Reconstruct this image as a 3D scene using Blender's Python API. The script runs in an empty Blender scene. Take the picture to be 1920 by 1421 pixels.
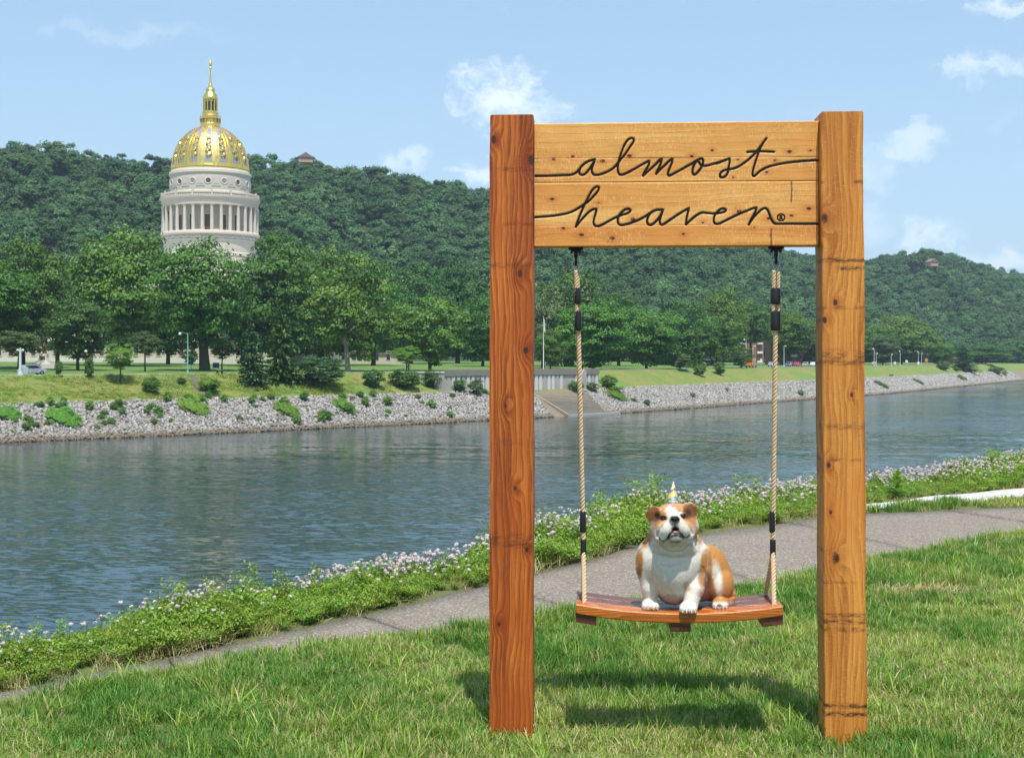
import bpy, bmesh, math, random
import numpy as np
from mathutils import Vector, Matrix
from math import radians, sin, cos, pi, sqrt, exp

# ------------------------------------------------------------------ scene, camera, sky, sun
SC = bpy.context.scene
C = SC.collection
F, PX0, PY0, EYE = 2620.0, 960.0, 675.0, 1.67      # focal length in photo pixels, optical axis, eye height

cam_d = bpy.data.cameras.new('camera')
cam = bpy.data.objects.new('camera', cam_d); C.objects.link(cam)
cam.location = (0, 0, EYE); cam.rotation_euler = (radians(90), 0, 0)
cam_d.sensor_width = 36.0; cam_d.lens = 36.0 * F / 1920.0
cam_d.shift_y = -35.5 / 1920.0
cam_d.clip_start = 0.1; cam_d.clip_end = 20000
SC.camera = cam

SUN_SLOPE = (-0.07, 0.385)                          # shadow displacement per metre of height
sun_dir = Vector((-SUN_SLOPE[0], -SUN_SLOPE[1], 1)).normalized()   # towards the sun
SUN_EL = math.asin(sun_dir.z); SUN_AZ = math.atan2(sun_dir.x, sun_dir.y)

SC.view_settings.view_transform = 'Standard'; SC.view_settings.look = 'None'
SC.view_settings.exposure = 0.46; SC.view_settings.gamma = 1.0; SC.view_settings.use_curve_mapping = False

sun_d = bpy.data.lights.new('sun', 'SUN'); sun_d.energy = 4.3; sun_d.angle = radians(0.53); sun_d.color = (1.0, 0.95, 0.86)
sun = bpy.data.objects.new('sun', sun_d); C.objects.link(sun)
sun.rotation_euler = (-sun_dir).to_track_quat('-Z', 'Y').to_euler(); sun.location = (0, -20, 40)


class NT:
    """small helper around a node tree"""
    def __init__(self, tree):
        self.t = tree; self.L = tree.links
    def n(self, typ, **kw):
        x = self.t.nodes.new(typ)
        for k, v in kw.items(): setattr(x, k, v)
        return x
    def put(self, sock, v):
        if isinstance(v, bpy.types.NodeSocket): self.L.new(v, sock)
        else:
            if isinstance(v, (tuple, list)) and len(v) == 3 and sock.type == 'RGBA': v = (*v, 1)
            sock.default_value = v
    def M(self, op, a, b=None, c=None, clamp=False):
        x = self.n('ShaderNodeMath', operation=op, use_clamp=clamp)
        for i, v in enumerate((a, b, c)):
            if v is not None: self.put(x.inputs[i], v)
        return x.outputs[0]
    def V(self, op, a, b=None, scale=None):
        x = self.n('ShaderNodeVectorMath', operation=op)
        self.put(x.inputs[0], a)
        if b is not None: self.put(x.inputs[1], b)
        if scale is not None: self.put(x.inputs['Scale'], scale)
        return x.outputs['Value'] if op in ('LENGTH', 'DISTANCE', 'DOT_PRODUCT') else x.outputs['Vector']
    def noise(self, vec, scale=1.0, detail=3.0, rough=0.55, dist=0.0, color=False):
        x = self.n('ShaderNodeTexNoise')
        if vec is not None: self.put(x.inputs['Vector'], vec)
        self.put(x.inputs['Scale'], scale); self.put(x.inputs['Detail'], detail)
        self.put(x.inputs['Roughness'], rough); self.put(x.inputs['Distortion'], dist)
        return x.outputs['Color'] if color else x.outputs[0]
    def voro(self, vec, scale=1.0, feature='F1', out='Distance', rnd=1.0):
        x = self.n('ShaderNodeTexVoronoi', feature=feature)
        if vec is not None: self.put(x.inputs['Vector'], vec)
        self.put(x.inputs['Scale'], scale); self.put(x.inputs['Randomness'], rnd)
        return x.outputs[out]
    def step(self, v, a, b, lo=0.0, hi=1.0):
        x = self.n('ShaderNodeMapRange', interpolation_type='SMOOTHSTEP')
        self.put(x.inputs['Value'], v); self.put(x.inputs['From Min'], a); self.put(x.inputs['From Max'], b)
        self.put(x.inputs['To Min'], lo); self.put(x.inputs['To Max'], hi)
        return x.outputs['Result']
    def mix(self, f, a, b, blend='MIX'):
        x = self.n('ShaderNodeMix', data_type='RGBA', blend_type=blend)
        self.put(x.inputs['Factor'], f); self.put(x.inputs[6], a); self.put(x.inputs[7], b)
        return x.outputs[2]
    def xyz(self, x, y, z):
        k = self.n('ShaderNodeCombineXYZ'); self.put(k.inputs[0], x); self.put(k.inputs[1], y); self.put(k.inputs[2], z)
        return k.outputs[0]
    def sep(self, v):
        k = self.n('ShaderNodeSeparateXYZ'); self.put(k.inputs[0], v); return k.outputs
    def coord(self, which='Object'):
        return self.n('ShaderNodeTexCoord').outputs[which]
    def attr(self, name, out='Color'):
        return self.n('ShaderNodeAttribute', attribute_name=name).outputs[out]
    def rnd(self):
        return self.n('ShaderNodeObjectInfo').outputs['Random']
    def bump(self, h, strength=0.3, dist=0.01, normal=None):
        x = self.n('ShaderNodeBump'); self.put(x.inputs['Height'], h)
        x.inputs['Strength'].default_value = strength; x.inputs['Distance'].default_value = dist
        if normal is not None: self.put(x.inputs['Normal'], normal)
        return x.outputs[0]


# world: Nishita sky with a few procedural fair-weather clouds
W = bpy.data.worlds.new('World'); SC.world = W; W.use_nodes = True
wt = NT(W.node_tree); W.node_tree.nodes.clear()
sky = wt.n('ShaderNodeTexSky', sky_type='NISHITA', sun_disc=False, sun_elevation=SUN_EL, sun_rotation=SUN_AZ,
           altitude=180, air_density=1.0, dust_density=1.6, ozone_density=2.2)
dirv = wt.V('NORMALIZE', wt.coord('Generated'))
sx, sy, sz = wt.sep(dirv)
inv = wt.M('DIVIDE', 1.0, wt.M('MAXIMUM', wt.M('ADD', sz, 0.22), 0.05))
plane = wt.xyz(wt.M('MULTIPLY', sx, inv), wt.M('MULTIPLY', sy, inv), 0.0)
warp = wt.V('SCALE', wt.V('SUBTRACT', wt.noise(wt.V('MULTIPLY', dirv, (30, 30, 40)), 1.0, 4, 0.6, color=True), (0.5, 0.5, 0.5)), scale=0.040)
dirw = wt.V('ADD', dirv, warp)
detail = wt.noise(wt.V('MULTIPLY', dirw, (46, 46, 66)), 1.0, 8, 0.62)
big = wt.noise(wt.V('ADD', plane, (3.1, 1.7, 0)), 1.3, 4, 0.5)
wisp = wt.M('MULTIPLY', wt.step(big, 0.56, 0.80), wt.step(detail, 0.42, 0.78))
wisp = wt.M('MULTIPLY', wisp, 0.34)
acc = wisp
def cloud_dir(px, py):
    return Vector(((px - PX0) / F, 1.0, (PY0 - py) / F)).normalized()
for (px, py, rx, ry, amt) in [(935, 188, 92, 62, 0.95), (975, 215, 90, 40, 0.8), (775, 303, 46, 24, 0.6), (890, 325, 40, 26, 0.8),
                              (1850, 118, 95, 26, 0.6), (1880, 14, 75, 22, 0.75), (1700, 268, 70, 46, 0.55), (1640, 320, 50, 46, 0.35),
                              (1750, 448, 60, 36, 0.6), (1880, 488, 80, 34, 0.6), (1630, 420, 40, 40, 0.3), (240, 60, 160, 18, 0.2),
                              (-260, 210, 120, 60, 0.9), (2250, 300, 170, 70, 0.9), (2600, 90, 160, 60, 0.8), (-700, 120, 170, 70, 0.9)]:
    c = cloud_dir(px, py)
    d = wt.V('SUBTRACT', dirw, tuple(c))
    d = wt.V('MULTIPLY', d, (F / rx, F / rx, F / ry))
    e = wt.step(wt.V('LENGTH', d), 1.75, 0.0)
    k = wt.step(wt.M('ADD', wt.M('MULTIPLY', e, 0.60), wt.M('MULTIPLY', detail, 1.25)), 0.78, 1.28)
    acc = wt.M('MAXIMUM', acc, wt.M('MULTIPLY', k, wt.M('MINIMUM', amt, 1.0)))
skyc = sky.outputs[0]
haze_low = wt.step(sz, 0.34, -0.02)
skyc = wt.mix(wt.M('MULTIPLY', haze_low, 0.30), skyc, (7.2, 8.6, 9.6, 1))
skyc = wt.mix(0.45, skyc, (4.7, 7.3, 9.9, 1))
cl = wt.mix(wt.M('MULTIPLY', acc, 0.52), skyc, (11.0, 11.2, 11.6, 1))
bg = wt.n('ShaderNodeBackground'); wt.put(bg.inputs[0], cl); bg.inputs[1].default_value = 0.093
wo = wt.n('ShaderNodeOutputWorld'); wt.L.new(bg.outputs[0], wo.inputs[0])

SC.cycles.use_denoising = True
SC.cycles.max_bounces = 7; SC.cycles.diffuse_bounces = 3; SC.cycles.glossy_bounces = 3
SC.cycles.transmission_bounces = 3; SC.cycles.transparent_max_bounces = 6; SC.cycles.volume_bounces = 0
SC.cycles.sample_clamp_indirect = 6.0; SC.cycles.caustics_reflective = False; SC.cycles.caustics_refractive = False
try:
    SC.cycles.denoiser = 'OPENIMAGEDENOISE'
    SC.cycles.denoising_prefilter = 'ACCURATE'
    SC.cycles.use_adaptive_sampling = True; SC.cycles.adaptive_threshold = 0.012
except Exception:
    pass

rng = np.random.default_rng(7)
random.seed(7)


def P(px, py, D):
    """point at depth D seen at photo pixel (px, py)"""
    return Vector(((px - PX0) / F * D, D, EYE + (PY0 - py) / F * D))
def XA(px, D): return (px - PX0) / F * D
def ZA(py, D): return EYE + (PY0 - py) / F * D

# ------------------------------------------------------------------ objects and tags
def tag(o, label=None, cat=None, group=None, kind=None):
    if label: o['label'] = label
    if cat: o['category'] = cat
    if group: o['group'] = group
    if kind: o['kind'] = kind
    return o
def empty(name, loc=(0, 0, 0), rz=0.0, label=None, cat=None, group=None, parent=None):
    o = bpy.data.objects.new(name, None); C.objects.link(o)
    o.location = loc; o.rotation_euler = (0, 0, rz); o.empty_display_size = 0.2
    if parent: o.parent = parent
    return tag(o, label, cat, group)
def link(name, me, mat=None, parent=None, loc=None, rot=None, scale=None):
    if mat is not None and not me.materials: me.materials.append(mat)
    o = bpy.data.objects.new(name, me); C.objects.link(o)
    if parent is not None: o.parent = parent
    if loc is not None: o.location = loc
    if rot is not None: o.rotation_euler = rot
    if scale is not None: o.scale = scale
    return o
def copy_tree(o, parent=None):
    c = o.copy(); C.objects.link(c); c.parent = parent
    for ch in list(o.children): copy_tree(ch, c)
    return c
def fast_mesh(name, co, faces, smooth=False, cols=None, mat=None):
    """co (n,3), faces (m,k) int array"""
    me = bpy.data.meshes.new(name)
    co = np.asarray(co, np.float32); faces = np.asarray(faces, np.int32)
    m, k = faces.shape
    me.vertices.add(len(co)); me.vertices.foreach_set('co', co.ravel())
    me.loops.add(m * k); me.loops.foreach_set('vertex_index', faces.ravel())
    me.polygons.add(m); me.polygons.foreach_set('loop_start', np.arange(0, m * k, k, dtype=np.int32))
    if smooth: me.polygons.foreach_set('use_smooth', np.ones(m, bool))
    me.update(calc_edges=True); me.validate()
    if cols is not None:
        a = me.color_attributes.new('col', 'FLOAT_COLOR', 'POINT')
        cc = np.ones((len(co), 4), np.float32); cc[:, :3] = cols
        a.data.foreach_set('color', cc.ravel())
    if mat is not None: me.materials.append(mat)
    return me


class MB:
    """collects simple solids and builds ONE mesh"""
    def __init__(self): self.v = []; self.f = []
    def add(self, vs, fs, M=None):
        b = len(self.v)
        for p in vs:
            p = Vector(p)
            self.v.append(tuple(M @ p) if M is not None else tuple(p))
        for f in fs: self.f.append([i + b for i in f])
        return self
    def box(self, x0, x1, y0, y1, z0, z1, M=None, bev=0.0):
        if bev > 0:
            bm = bmesh.new(); bmesh.ops.create_cube(bm, size=1)
            for v in bm.verts:
                v.co = Vector(((x0 + x1) / 2 + v.co.x * (x1 - x0), (y0 + y1) / 2 + v.co.y * (y1 - y0), (z0 + z1) / 2 + v.co.z * (z1 - z0)))
            bmesh.ops.bevel(bm, geom=bm.edges[:], offset=bev, segments=2, affect='EDGES', profile=0.6)
            bm.verts.index_update()
            self.add([v.co for v in bm.verts], [[v.index for v in f.verts] for f in bm.faces], M); bm.free()
            return self
        v = [(x0, y0, z0), (x1, y0, z0), (x1, y1, z0), (x0, y1, z0), (x0, y0, z1), (x1, y0, z1), (x1, y1, z1), (x0, y1, z1)]
        return self.add(v, [(0, 3, 2, 1), (4, 5, 6, 7), (0, 1, 5, 4), (1, 2, 6, 5), (2, 3, 7, 6), (3, 0, 4, 7)], M)
    def lathe(self, prof, seg=24, M=None, a0=0.0, a1=2 * pi, cap=True):
        n = len(prof); full = abs(a1 - a0 - 2 * pi) < 1e-6; k = seg if full else seg + 1
        vs = []; fs = []
        for j in range(k):
            a = a0 + (a1 - a0) * j / seg
            for r, z in prof: vs.append((r * cos(a), r * sin(a), z))
        for j in range(seg):
            j2 = (j + 1) % k
            for i in range(n - 1): fs.append((j * n + i, j2 * n + i, j2 * n + i + 1, j * n + i + 1))
        if cap and full:
            if prof[0][0] > 1e-5: fs.append(tuple(j * n for j in range(k))[::-1])
            if prof[-1][0] > 1e-5: fs.append(tuple(j * n + n - 1 for j in range(k)))
        return self.add(vs, fs, M)
    def cyl(self, r, z0, z1, seg=12, M=None, r1=None):
        return self.lathe([(r, z0), (r if r1 is None else r1, z1)], seg, M)
    def tube(self, pts, radii, seg=8, cap=True, closed=False):
        pts = [Vector(p) for p in pts]; n = len(pts)
        if not hasattr(radii, '__len__'): radii = [radii] * n
        vs = []; fs = []; ref = None
        for i, p in enumerate(pts):
            t = (pts[(i + 1) % n] - pts[i - 1]) if closed else (pts[min(i + 1, n - 1)] - pts[max(i - 1, 0)])
            t = t.normalized() if t.length > 1e-9 else Vector((0, 0, 1))
            if ref is None: ref = Vector((1, 0, 0)) if abs(t.x) < 0.8 else Vector((0, 1, 0))
            a = ref - t * ref.dot(t); a.normalize(); ref = a; b = t.cross(a)
            for j in range(seg):
                q = 2 * pi * j / seg
                vs.append(p + (a * cos(q) + b * sin(q)) * radii[i])
        for i in range(n if closed else n - 1):
            i2 = (i + 1) % n
            for j in range(seg):
                j2 = (j + 1) % seg
                fs.append((i * seg + j, i * seg + j2, i2 * seg + j2, i2 * seg + j))
        if cap and not closed:
            fs.append(tuple(range(seg))[::-1]); fs.append(tuple((n - 1) * seg + j for j in range(seg)))
        return self.add(vs, fs)
    def prism(self, poly, y0, y1, M=None):
        """polygon in (x, z) extruded along y"""
        n = len(poly)
        vs = [(x, y0, z) for x, z in poly] + [(x, y1, z) for x, z in poly]
        fs = [tuple(range(n)), tuple(range(2 * n - 1, n - 1, -1))] + [(i, n + i, n + (i + 1) % n, (i + 1) % n) for i in range(n)]
        return self.add(vs, fs, M)
    def mesh(self, name, mat=None, smooth=False):
        me = bpy.data.meshes.new(name); me.from_pydata(self.v, [], self.f); me.update()
        bm = bmesh.new(); bm.from_mesh(me); bmesh.ops.recalc_face_normals(bm, faces=bm.faces[:]); bm.to_mesh(me); bm.free()
        if smooth:
            for p in me.polygons: p.use_smooth = True
            try: me.set_sharp_from_angle(angle=radians(38))
            except Exception: pass
        if mat: me.materials.append(mat)
        return me
    def build(self, name, mat=None, parent=None, smooth=False, **kw):
        return link(name, self.mesh(name, mat, smooth), None, parent, **kw)


# ------------------------------------------------------------------ materials
def new_mat(name):
    m = bpy.data.materials.new(name); m.use_nodes = True
    t = NT(m.node_tree); m.node_tree.nodes.clear()
    b = t.n('ShaderNodeBsdfPrincipled'); o = t.n('ShaderNodeOutputMaterial'); t.L.new(b.outputs[0], o.inputs[0])
    return m, t, b, o
def flat(name, col, rough=0.6, metal=0.0, vary=0.18, scale=6.0, bump=0.0, coat=0.0):
    m, t, b, o = new_mat(name)
    p = t.coord('Object'); n = t.noise(p, scale, 5, 0.6)
    c = t.mix(n, tuple(x * (1 - vary) for x in col), tuple(min(1, x * (1 + vary)) for x in col))
    t.put(b.inputs['Base Color'], c); b.inputs['Metallic'].default_value = metal
    t.put(b.inputs['Roughness'], t.step(n, 0.2, 0.8, max(0.03, rough - 0.08), min(1, rough + 0.08)))
    if coat: b.inputs['Coat Weight'].default_value = coat; b.inputs['Coat Roughness'].default_value = 0.08
    if bump: t.put(b.inputs['Normal'], t.bump(t.noise(p, scale * 6, 4), 0.5, bump))
    return m
def leaf_mat(name, tint=(1, 1, 1), trans=0.30, rough=0.55, vary=0.22):
    m, t, b, o = new_mat(name)
    c = t.attr('col'); r = t.rnd()
    c = t.mix(1.0, c, tint, 'MULTIPLY')
    hsv = t.n('ShaderNodeHueSaturation')
    t.put(hsv.inputs['Hue'], t.M('ADD', 0.5, t.M('MULTIPLY', t.M('SUBTRACT', r, 0.5), 0.035)))
    t.put(hsv.inputs['Value'], t.M('ADD', 1.0 - vary / 2, t.M('MULTIPLY', t.M('FRACT', t.M('MULTIPLY', r, 7.31)), vary)))
    t.put(hsv.inputs['Color'], c); c = hsv.outputs[0]
    t.put(b.inputs['Base Color'], c); b.inputs['Roughness'].default_value = rough
    b.inputs['Specular IOR Level'].default_value = 0.3
    tr = t.n('ShaderNodeBsdfTranslucent'); t.put(tr.inputs[0], t.mix(1.0, c, (1.15, 1.2, 0.55), 'MULTIPLY'))
    mx = t.n('ShaderNodeMixShader'); mx.inputs[0].default_value = trans
    t.L.new(b.outputs[0], mx.inputs[1]); t.L.new(tr.outputs[0], mx.inputs[2]); t.L.new(mx.outputs[0], o.inputs[0])
    return m

M_leaf = leaf_mat('leaf_green', (0.80, 0.94, 0.72), 0.22, 0.5)
M_hill = leaf_mat('leaf_hill', (0.86, 0.95, 1.05), 0.15, 0.7, 0.75)  # cooler tint puts some distance haze into the leaf colour
M_bark = flat('bark', (0.075, 0.058, 0.042), 0.9, vary=0.4, scale=3, bump=0.02)
M_stone = flat('limestone', (0.52, 0.47, 0.40), 0.8, vary=0.13, scale=0.7)
M_stone_w = flat('white_stone', (0.62, 0.60, 0.56), 0.8, vary=0.12, scale=1.5)
M_conc = flat('pale_concrete', (0.40, 0.385, 0.35), 0.85, vary=0.25, scale=0.9, bump=0.01)
M_conc_d = flat('worn_concrete', (0.23, 0.205, 0.165), 0.9, vary=0.3, scale=1.2, bump=0.01)
M_gold = flat('gold_leaf', (0.95, 0.68, 0.20), 0.33, metal=1.0, vary=0.12, scale=0.8)
M_gold_d = flat('gold_leaf_aged', (0.80, 0.50, 0.12), 0.42, metal=1.0, vary=0.15, scale=0.8)
M_lead = flat('lead_blue_panel', (0.25, 0.27, 0.33), 0.5, metal=0.2, vary=0.15, scale=0.8)
M_dark = flat('dark_opening', (0.02, 0.018, 0.015), 0.5)
M_brownwin = flat('brown_window', (0.12, 0.075, 0.04), 0.35, vary=0.3, scale=2)
M_black = flat('black_rubber', (0.012, 0.012, 0.013), 0.42, vary=0.3, scale=40)
M_iron = flat('black_iron', (0.015, 0.014, 0.013), 0.45, metal=0.6, vary=0.3, scale=30)
M_steel = flat('galvanised_steel', (0.35, 0.36, 0.36), 0.35, metal=0.9, scale=40)
M_white = flat('white_paint', (0.72, 0.72, 0.70), 0.5, vary=0.08)
M_greenpaint = flat('pale_green_paint', (0.16, 0.36, 0.26), 0.5, vary=0.1)
M_greypost = flat('pale_grey_paint', (0.42, 0.48, 0.46), 0.5, vary=0.1)
M_brick = flat('far_brick', (0.24, 0.115, 0.08), 0.9, vary=0.25, scale=1.5)
M_glass = flat('dark_glass', (0.02, 0.025, 0.03), 0.08, vary=0.2)
M_bluesign = flat('blue_sign', (0.015, 0.03, 0.16), 0.5)
M_bronze = flat('bronze', (0.20, 0.085, 0.035), 0.45, metal=0.6, vary=0.3, scale=3)
M_tyre = flat('tyre', (0.012, 0.012, 0.012), 0.8)

# ------------------------------------------------------------------ instanced stuff (geometry nodes)
def source_collection(name, meshes):
    col = bpy.data.collections.new(name)
    for i, me in enumerate(meshes):
        o = bpy.data.objects.new('%s_%02d' % (name, i), me); col.objects.link(o)
    return col
def scatter(name, pts, rot, scl, idx, col, label, cat=None):
    """ONE stuff object: instances of the collection's meshes on the points"""
    me = bpy.data.meshes.new(name); n = len(pts)
    me.vertices.add(n); me.vertices.foreach_set('co', np.asarray(pts, np.float32).ravel())
    a = me.attributes.new('irot', 'FLOAT_VECTOR', 'POINT'); a.data.foreach_set('vector', np.asarray(rot, np.float32).ravel())
    a = me.attributes.new('iscl', 'FLOAT_VECTOR', 'POINT'); a.data.foreach_set('vector', np.asarray(scl, np.float32).ravel())
    a = me.attributes.new('iidx', 'INT', 'POINT'); a.data.foreach_set('value', np.asarray(idx, np.int32))
    me.update()
    o = link(name, me); tag(o, label, cat, kind='stuff')
    g = bpy.data.node_groups.new(name + '_nodes', 'GeometryNodeTree')
    g.interface.new_socket('Geometry', in_out='INPUT', socket_type='NodeSocketGeometry')
    g.interface.new_socket('Geometry', in_out='OUTPUT', socket_type='NodeSocketGeometry')
    N = g.nodes; L = g.links
    gi = N.new('NodeGroupInput'); go = N.new('NodeGroupOutput')
    ci = N.new('GeometryNodeCollectionInfo'); ci.inputs['Collection'].default_value = col
    ci.inputs['Separate Children'].default_value = True; ci.inputs['Reset Children'].default_value = True
    ip = N.new('GeometryNodeInstanceOnPoints'); ip.inputs['Pick Instance'].default_value = True
    def at(nm, dt):
        x = N.new('GeometryNodeInputNamedAttribute'); x.data_type = dt; x.inputs['Name'].default_value = nm
        return [s for s in x.outputs if s.enabled and s.name == 'Attribute'][0]
    e2r = N.new('FunctionNodeEulerToRotation')
    L.new(gi.outputs[0], ip.inputs['Points']); L.new(ci.outputs[0], ip.inputs['Instance'])
    L.new(at('iidx', 'INT'), ip.inputs['Instance Index'])
    L.new(at('irot', 'FLOAT_VECTOR'), e2r.inputs[0]); L.new(e2r.outputs[0], ip.inputs['Rotation'])
    L.new(at('iscl', 'FLOAT_VECTOR'), ip.inputs['Scale']); L.new(ip.outputs[0], go.inputs[0])
    md = o.modifiers.new('scatter', 'NODES'); md.node_group = g
    return o

def quads(pos, nrm, size, aspect=1.0, jitter_up=None):
    """leaf quads: (4n,3) vertices and faces; random spin about the normal"""
    n = len(pos)
    nrm = nrm / (np.linalg.norm(nrm, axis=1, keepdims=True) + 1e-9)
    r = rng.normal(size=(n, 3)) if jitter_up is None else jitter_up
    a = r - nrm * (r * nrm).sum(1, keepdims=True); a /= (np.linalg.norm(a, axis=1, keepdims=True) + 1e-9)
    b = np.cross(nrm, a)
    s = np.broadcast_to(np.asarray(size, float).reshape(-1, 1), (n, 1))
    a = a * s * 0.5 * aspect; b = b * s * 0.5
    co = np.stack([pos - a, pos - b * 0.9, pos + a, pos + b * 0.9], 1).reshape(-1, 3)
    return co, np.arange(4 * n).reshape(n, 4)
def unit_dirs(n):
    d = rng.normal(size=(n, 3)); return d / np.linalg.norm(d, axis=1, keepdims=True)

# ================================================================== SETTING: river, banks, hills
WATER_Z = -10.13
def interp(x, pts):
    xs = np.array([p[0] for p in pts], float); ys = np.array([p[1] for p in pts], float)
    return np.interp(x, xs, ys)

# far waterline (world), from left/near to right/far
WL = np.array([(-620, -330), (-330, -45), (-190, 88), (-120, 155), (-73, 199), (-42, 229), (-4, 274), (25, 309), (63, 374), (92, 423),
               (120, 466), (161, 545), (205, 632), (262, 745), (420, 1050), (700, 1600), (1050, 2300)], float)
def resample(pl, step):
    seg = np.linalg.norm(np.diff(pl, axis=0), axis=1); s = np.concatenate([[0], np.cumsum(seg)])
    t = np.arange(0, s[-1], step)
    return np.stack([np.interp(t, s, pl[:, 0]), np.interp(t, s, pl[:, 1])], 1)
WLr = resample(WL, 6.0)
for _ in range(30): WLr[1:-1] = 0.25 * WLr[:-2] + 0.5 * WLr[1:-1] + 0.25 * WLr[2:]
tan = np.gradient(WLr, axis=0); tan /= np.linalg.norm(tan, axis=1, keepdims=True)
NOR = np.stack([-tan[:, 1], tan[:, 0]], 1)
BANK = [(-60, -13.5), (-14, -12.3), (0, WATER_Z), (9, -5.0), (11, -4.75), (21, -0.9), (27, -0.85), (150, 1.2), (420, 1.6), (5000, 3)]
def bank_z(s): return interp(s, BANK)
def bank_s(x, y):
    """signed distance landward of the far waterline"""
    d = WLr - np.array([x, y]); i = int(np.argmin((d * d).sum(1)))
    return float((np.array([x, y]) - WLr[i]) @ NOR[i]), i
def far_ground(x, y):
    s, i = bank_s(x, y); return float(bank_z(s))
def bank_pt(px, s):
    """world point on the far bank at offset s that lines up with photo column px"""
    k = (px - PX0) / F
    q = WLr + NOR * s
    f = q[:, 0] - k * q[:, 1]
    ok = q[:, 1] > 60
    idx = [i for i in range(len(f) - 1) if ok[i] and f[i] * f[i + 1] <= 0]
    i = idx[0]; a = f[i] / (f[i] - f[i + 1] + 1e-12)
    p = q[i] * (1 - a) + q[i + 1] * a
    return p, NOR[i], tan[i]

# water
m, t, b, o = new_mat('river_water')
p = t.coord('Object'); px_, py_, pz_ = t.sep(p)
rot = t.n('ShaderNodeVectorRotate', rotation_type='Z_AXIS'); t.put(rot.inputs['Vector'], p); rot.inputs['Angle'].default_value = radians(12)
w1 = t.noise(t.V('MULTIPLY', rot.outputs[0], (0.95, 2.7, 1)), 1.0, 5, 0.62, color=True)
w2c = t.noise(t.V('MULTIPLY', rot.outputs[0], (0.12, 0.36, 1)), 1.0, 4, 0.55, color=True); w2 = t.sep(w2c)[0]
gust = t.step(t.noise(t.V('MULTIPLY', rot.outputs[0], (0.006, 0.018, 1)), 1.0, 3, 0.5), 0.38, 0.62)
k1 = t.M('ADD', 0.20, t.M('MULTIPLY', gust, 0.30))
sl1 = t.V('SCALE', t.V('SUBTRACT', w1, (0.5, 0.5, 0.5)), scale=k1); sl2 = t.V('SCALE', t.V('SUBTRACT', w2c, (0.5, 0.5, 0.5)), scale=0.13)
sl = t.V('MULTIPLY', t.V('ADD', sl1, sl2), (0.7, 1.0, 0.0))
wn = t.V('NORMALIZE', t.V('ADD', sl, (0.0, 0.0, 1.0)))
t.put(b.inputs['Base Color'], t.mix(w2, (0.016, 0.042, 0.054), (0.024, 0.050, 0.058)))
t.put(b.inputs['Roughness'], t.M('ADD', 0.05, t.M('MULTIPLY', gust, 0.07)))
b.inputs['IOR'].default_value = 1.33
t.put(b.inputs['Normal'], wn)
M_water = m
me = fast_mesh('river_water', [(-1500, -900, WATER_Z), (2600, -900, WATER_Z), (2600, 3600, WATER_Z), (-1500, 3600, WATER_Z)], [[0, 1, 2, 3]], mat=M_water)
tag(link('river_water', me), 'wide calm river reflecting the sky', 'river', kind='structure')

# riverbed sheet reaching the horizon
me = fast_mesh('ground', [(-4000, -2500, -14), (6000, -2500, -14), (6000, 6000, -14), (-4000, 6000, -14)], [[0, 1, 2, 3]], mat=flat('river_mud', (0.08, 0.07, 0.05), 0.9))
tag(link('ground', me), 'muddy valley floor under the river', 'ground', kind='structure')

# far bank terrain
m, t, b, o = new_mat('far_bank_ground')
p = t.coord('Object'); s_at = t.attr('off', 'Fac')
n1 = t.noise(p, 0.08, 5, 0.6); n2 = t.noise(p, 0.5, 5, 0.65); n3 = t.noise(p, 2.2, 4, 0.6)
lawn = t.mix(n2, (0.085, 0.165, 0.028), (0.125, 0.215, 0.040))
rough_g = t.mix(t.step(n2, 0.35, 0.65), (0.130, 0.185, 0.030), (0.230, 0.210, 0.055))
rough_g = t.mix(t.step(n1, 0.40, 0.62), rough_g, (0.105, 0.205, 0.036))
rough_g = t.mix(t.M('MULTIPLY', t.step(n3, 0.5, 0.75), 0.5), rough_g, (0.25, 0.20, 0.07))
soil = t.mix(n3, (0.16, 0.125, 0.085), (0.26, 0.215, 0.16))
wob = t.M('ADD', s_at, t.M('MULTIPLY', t.M('SUBTRACT', n2, 0.5), 2.0))
c = t.mix(t.step(wob, 8.8, 9.8), soil, rough_g)
c = t.mix(t.step(s_at, 21.5, 23.0), c, lawn)
t.put(b.inputs['Base Color'], c); b.inputs['Roughness'].default_value = 0.95
t.put(b.inputs['Normal'], t.bump(t.noise(p, 3.0, 6, 0.7), 0.8, 0.35))
S_l = np.array([-30, -14, -5, -1, 0, 1.5, 3, 4.5, 6, 7.5, 9, 10, 11, 12.5, 14, 16, 18, 20, 21, 22, 24, 27, 33, 45, 60, 80, 110, 150, 220, 320, 420, 700, 1200])
n_t = len(WLr); co = []; off = []
wig = np.interp(np.arange(n_t), np.arange(0, n_t, 4), rng.normal(0, 0.2, len(np.arange(0, n_t, 4))))
for i in range(n_t):
    for s in S_l:
        x, y = WLr[i] + NOR[i] * s
        z = bank_z(s)
        if 9.5 < s < 21: z += 0.22 * sin(i * 0.9 + s) + 0.15 * sin(i * 2.3)
        co.append((x + (NOR[i][0] * wig[i] if abs(s) < 6 else 0), y + (NOR[i][1] * wig[i] if abs(s) < 6 else 0), z)); off.append(s)
k = len(S_l)
fc = [(i * k + j, (i + 1) * k + j, (i + 1) * k + j + 1, i * k + j + 1) for i in range(n_t - 1) for j in range(k - 1)]
me = fast_mesh('far_bank_terrain', co, fc, smooth=True, mat=m)
a = me.attributes.new('off', 'FLOAT', 'POINT'); a.data.foreach_set('value', np.array(off, np.float32))
bm = bmesh.new(); bm.from_mesh(me); bmesh.ops.recalc_face_normals(bm, faces=bm.faces[:]); bm.to_mesh(me); bm.free()
tag(link('terrain', me), 'far riverbank with grassy slope and park lawn', 'terrain', kind='structure')

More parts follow.
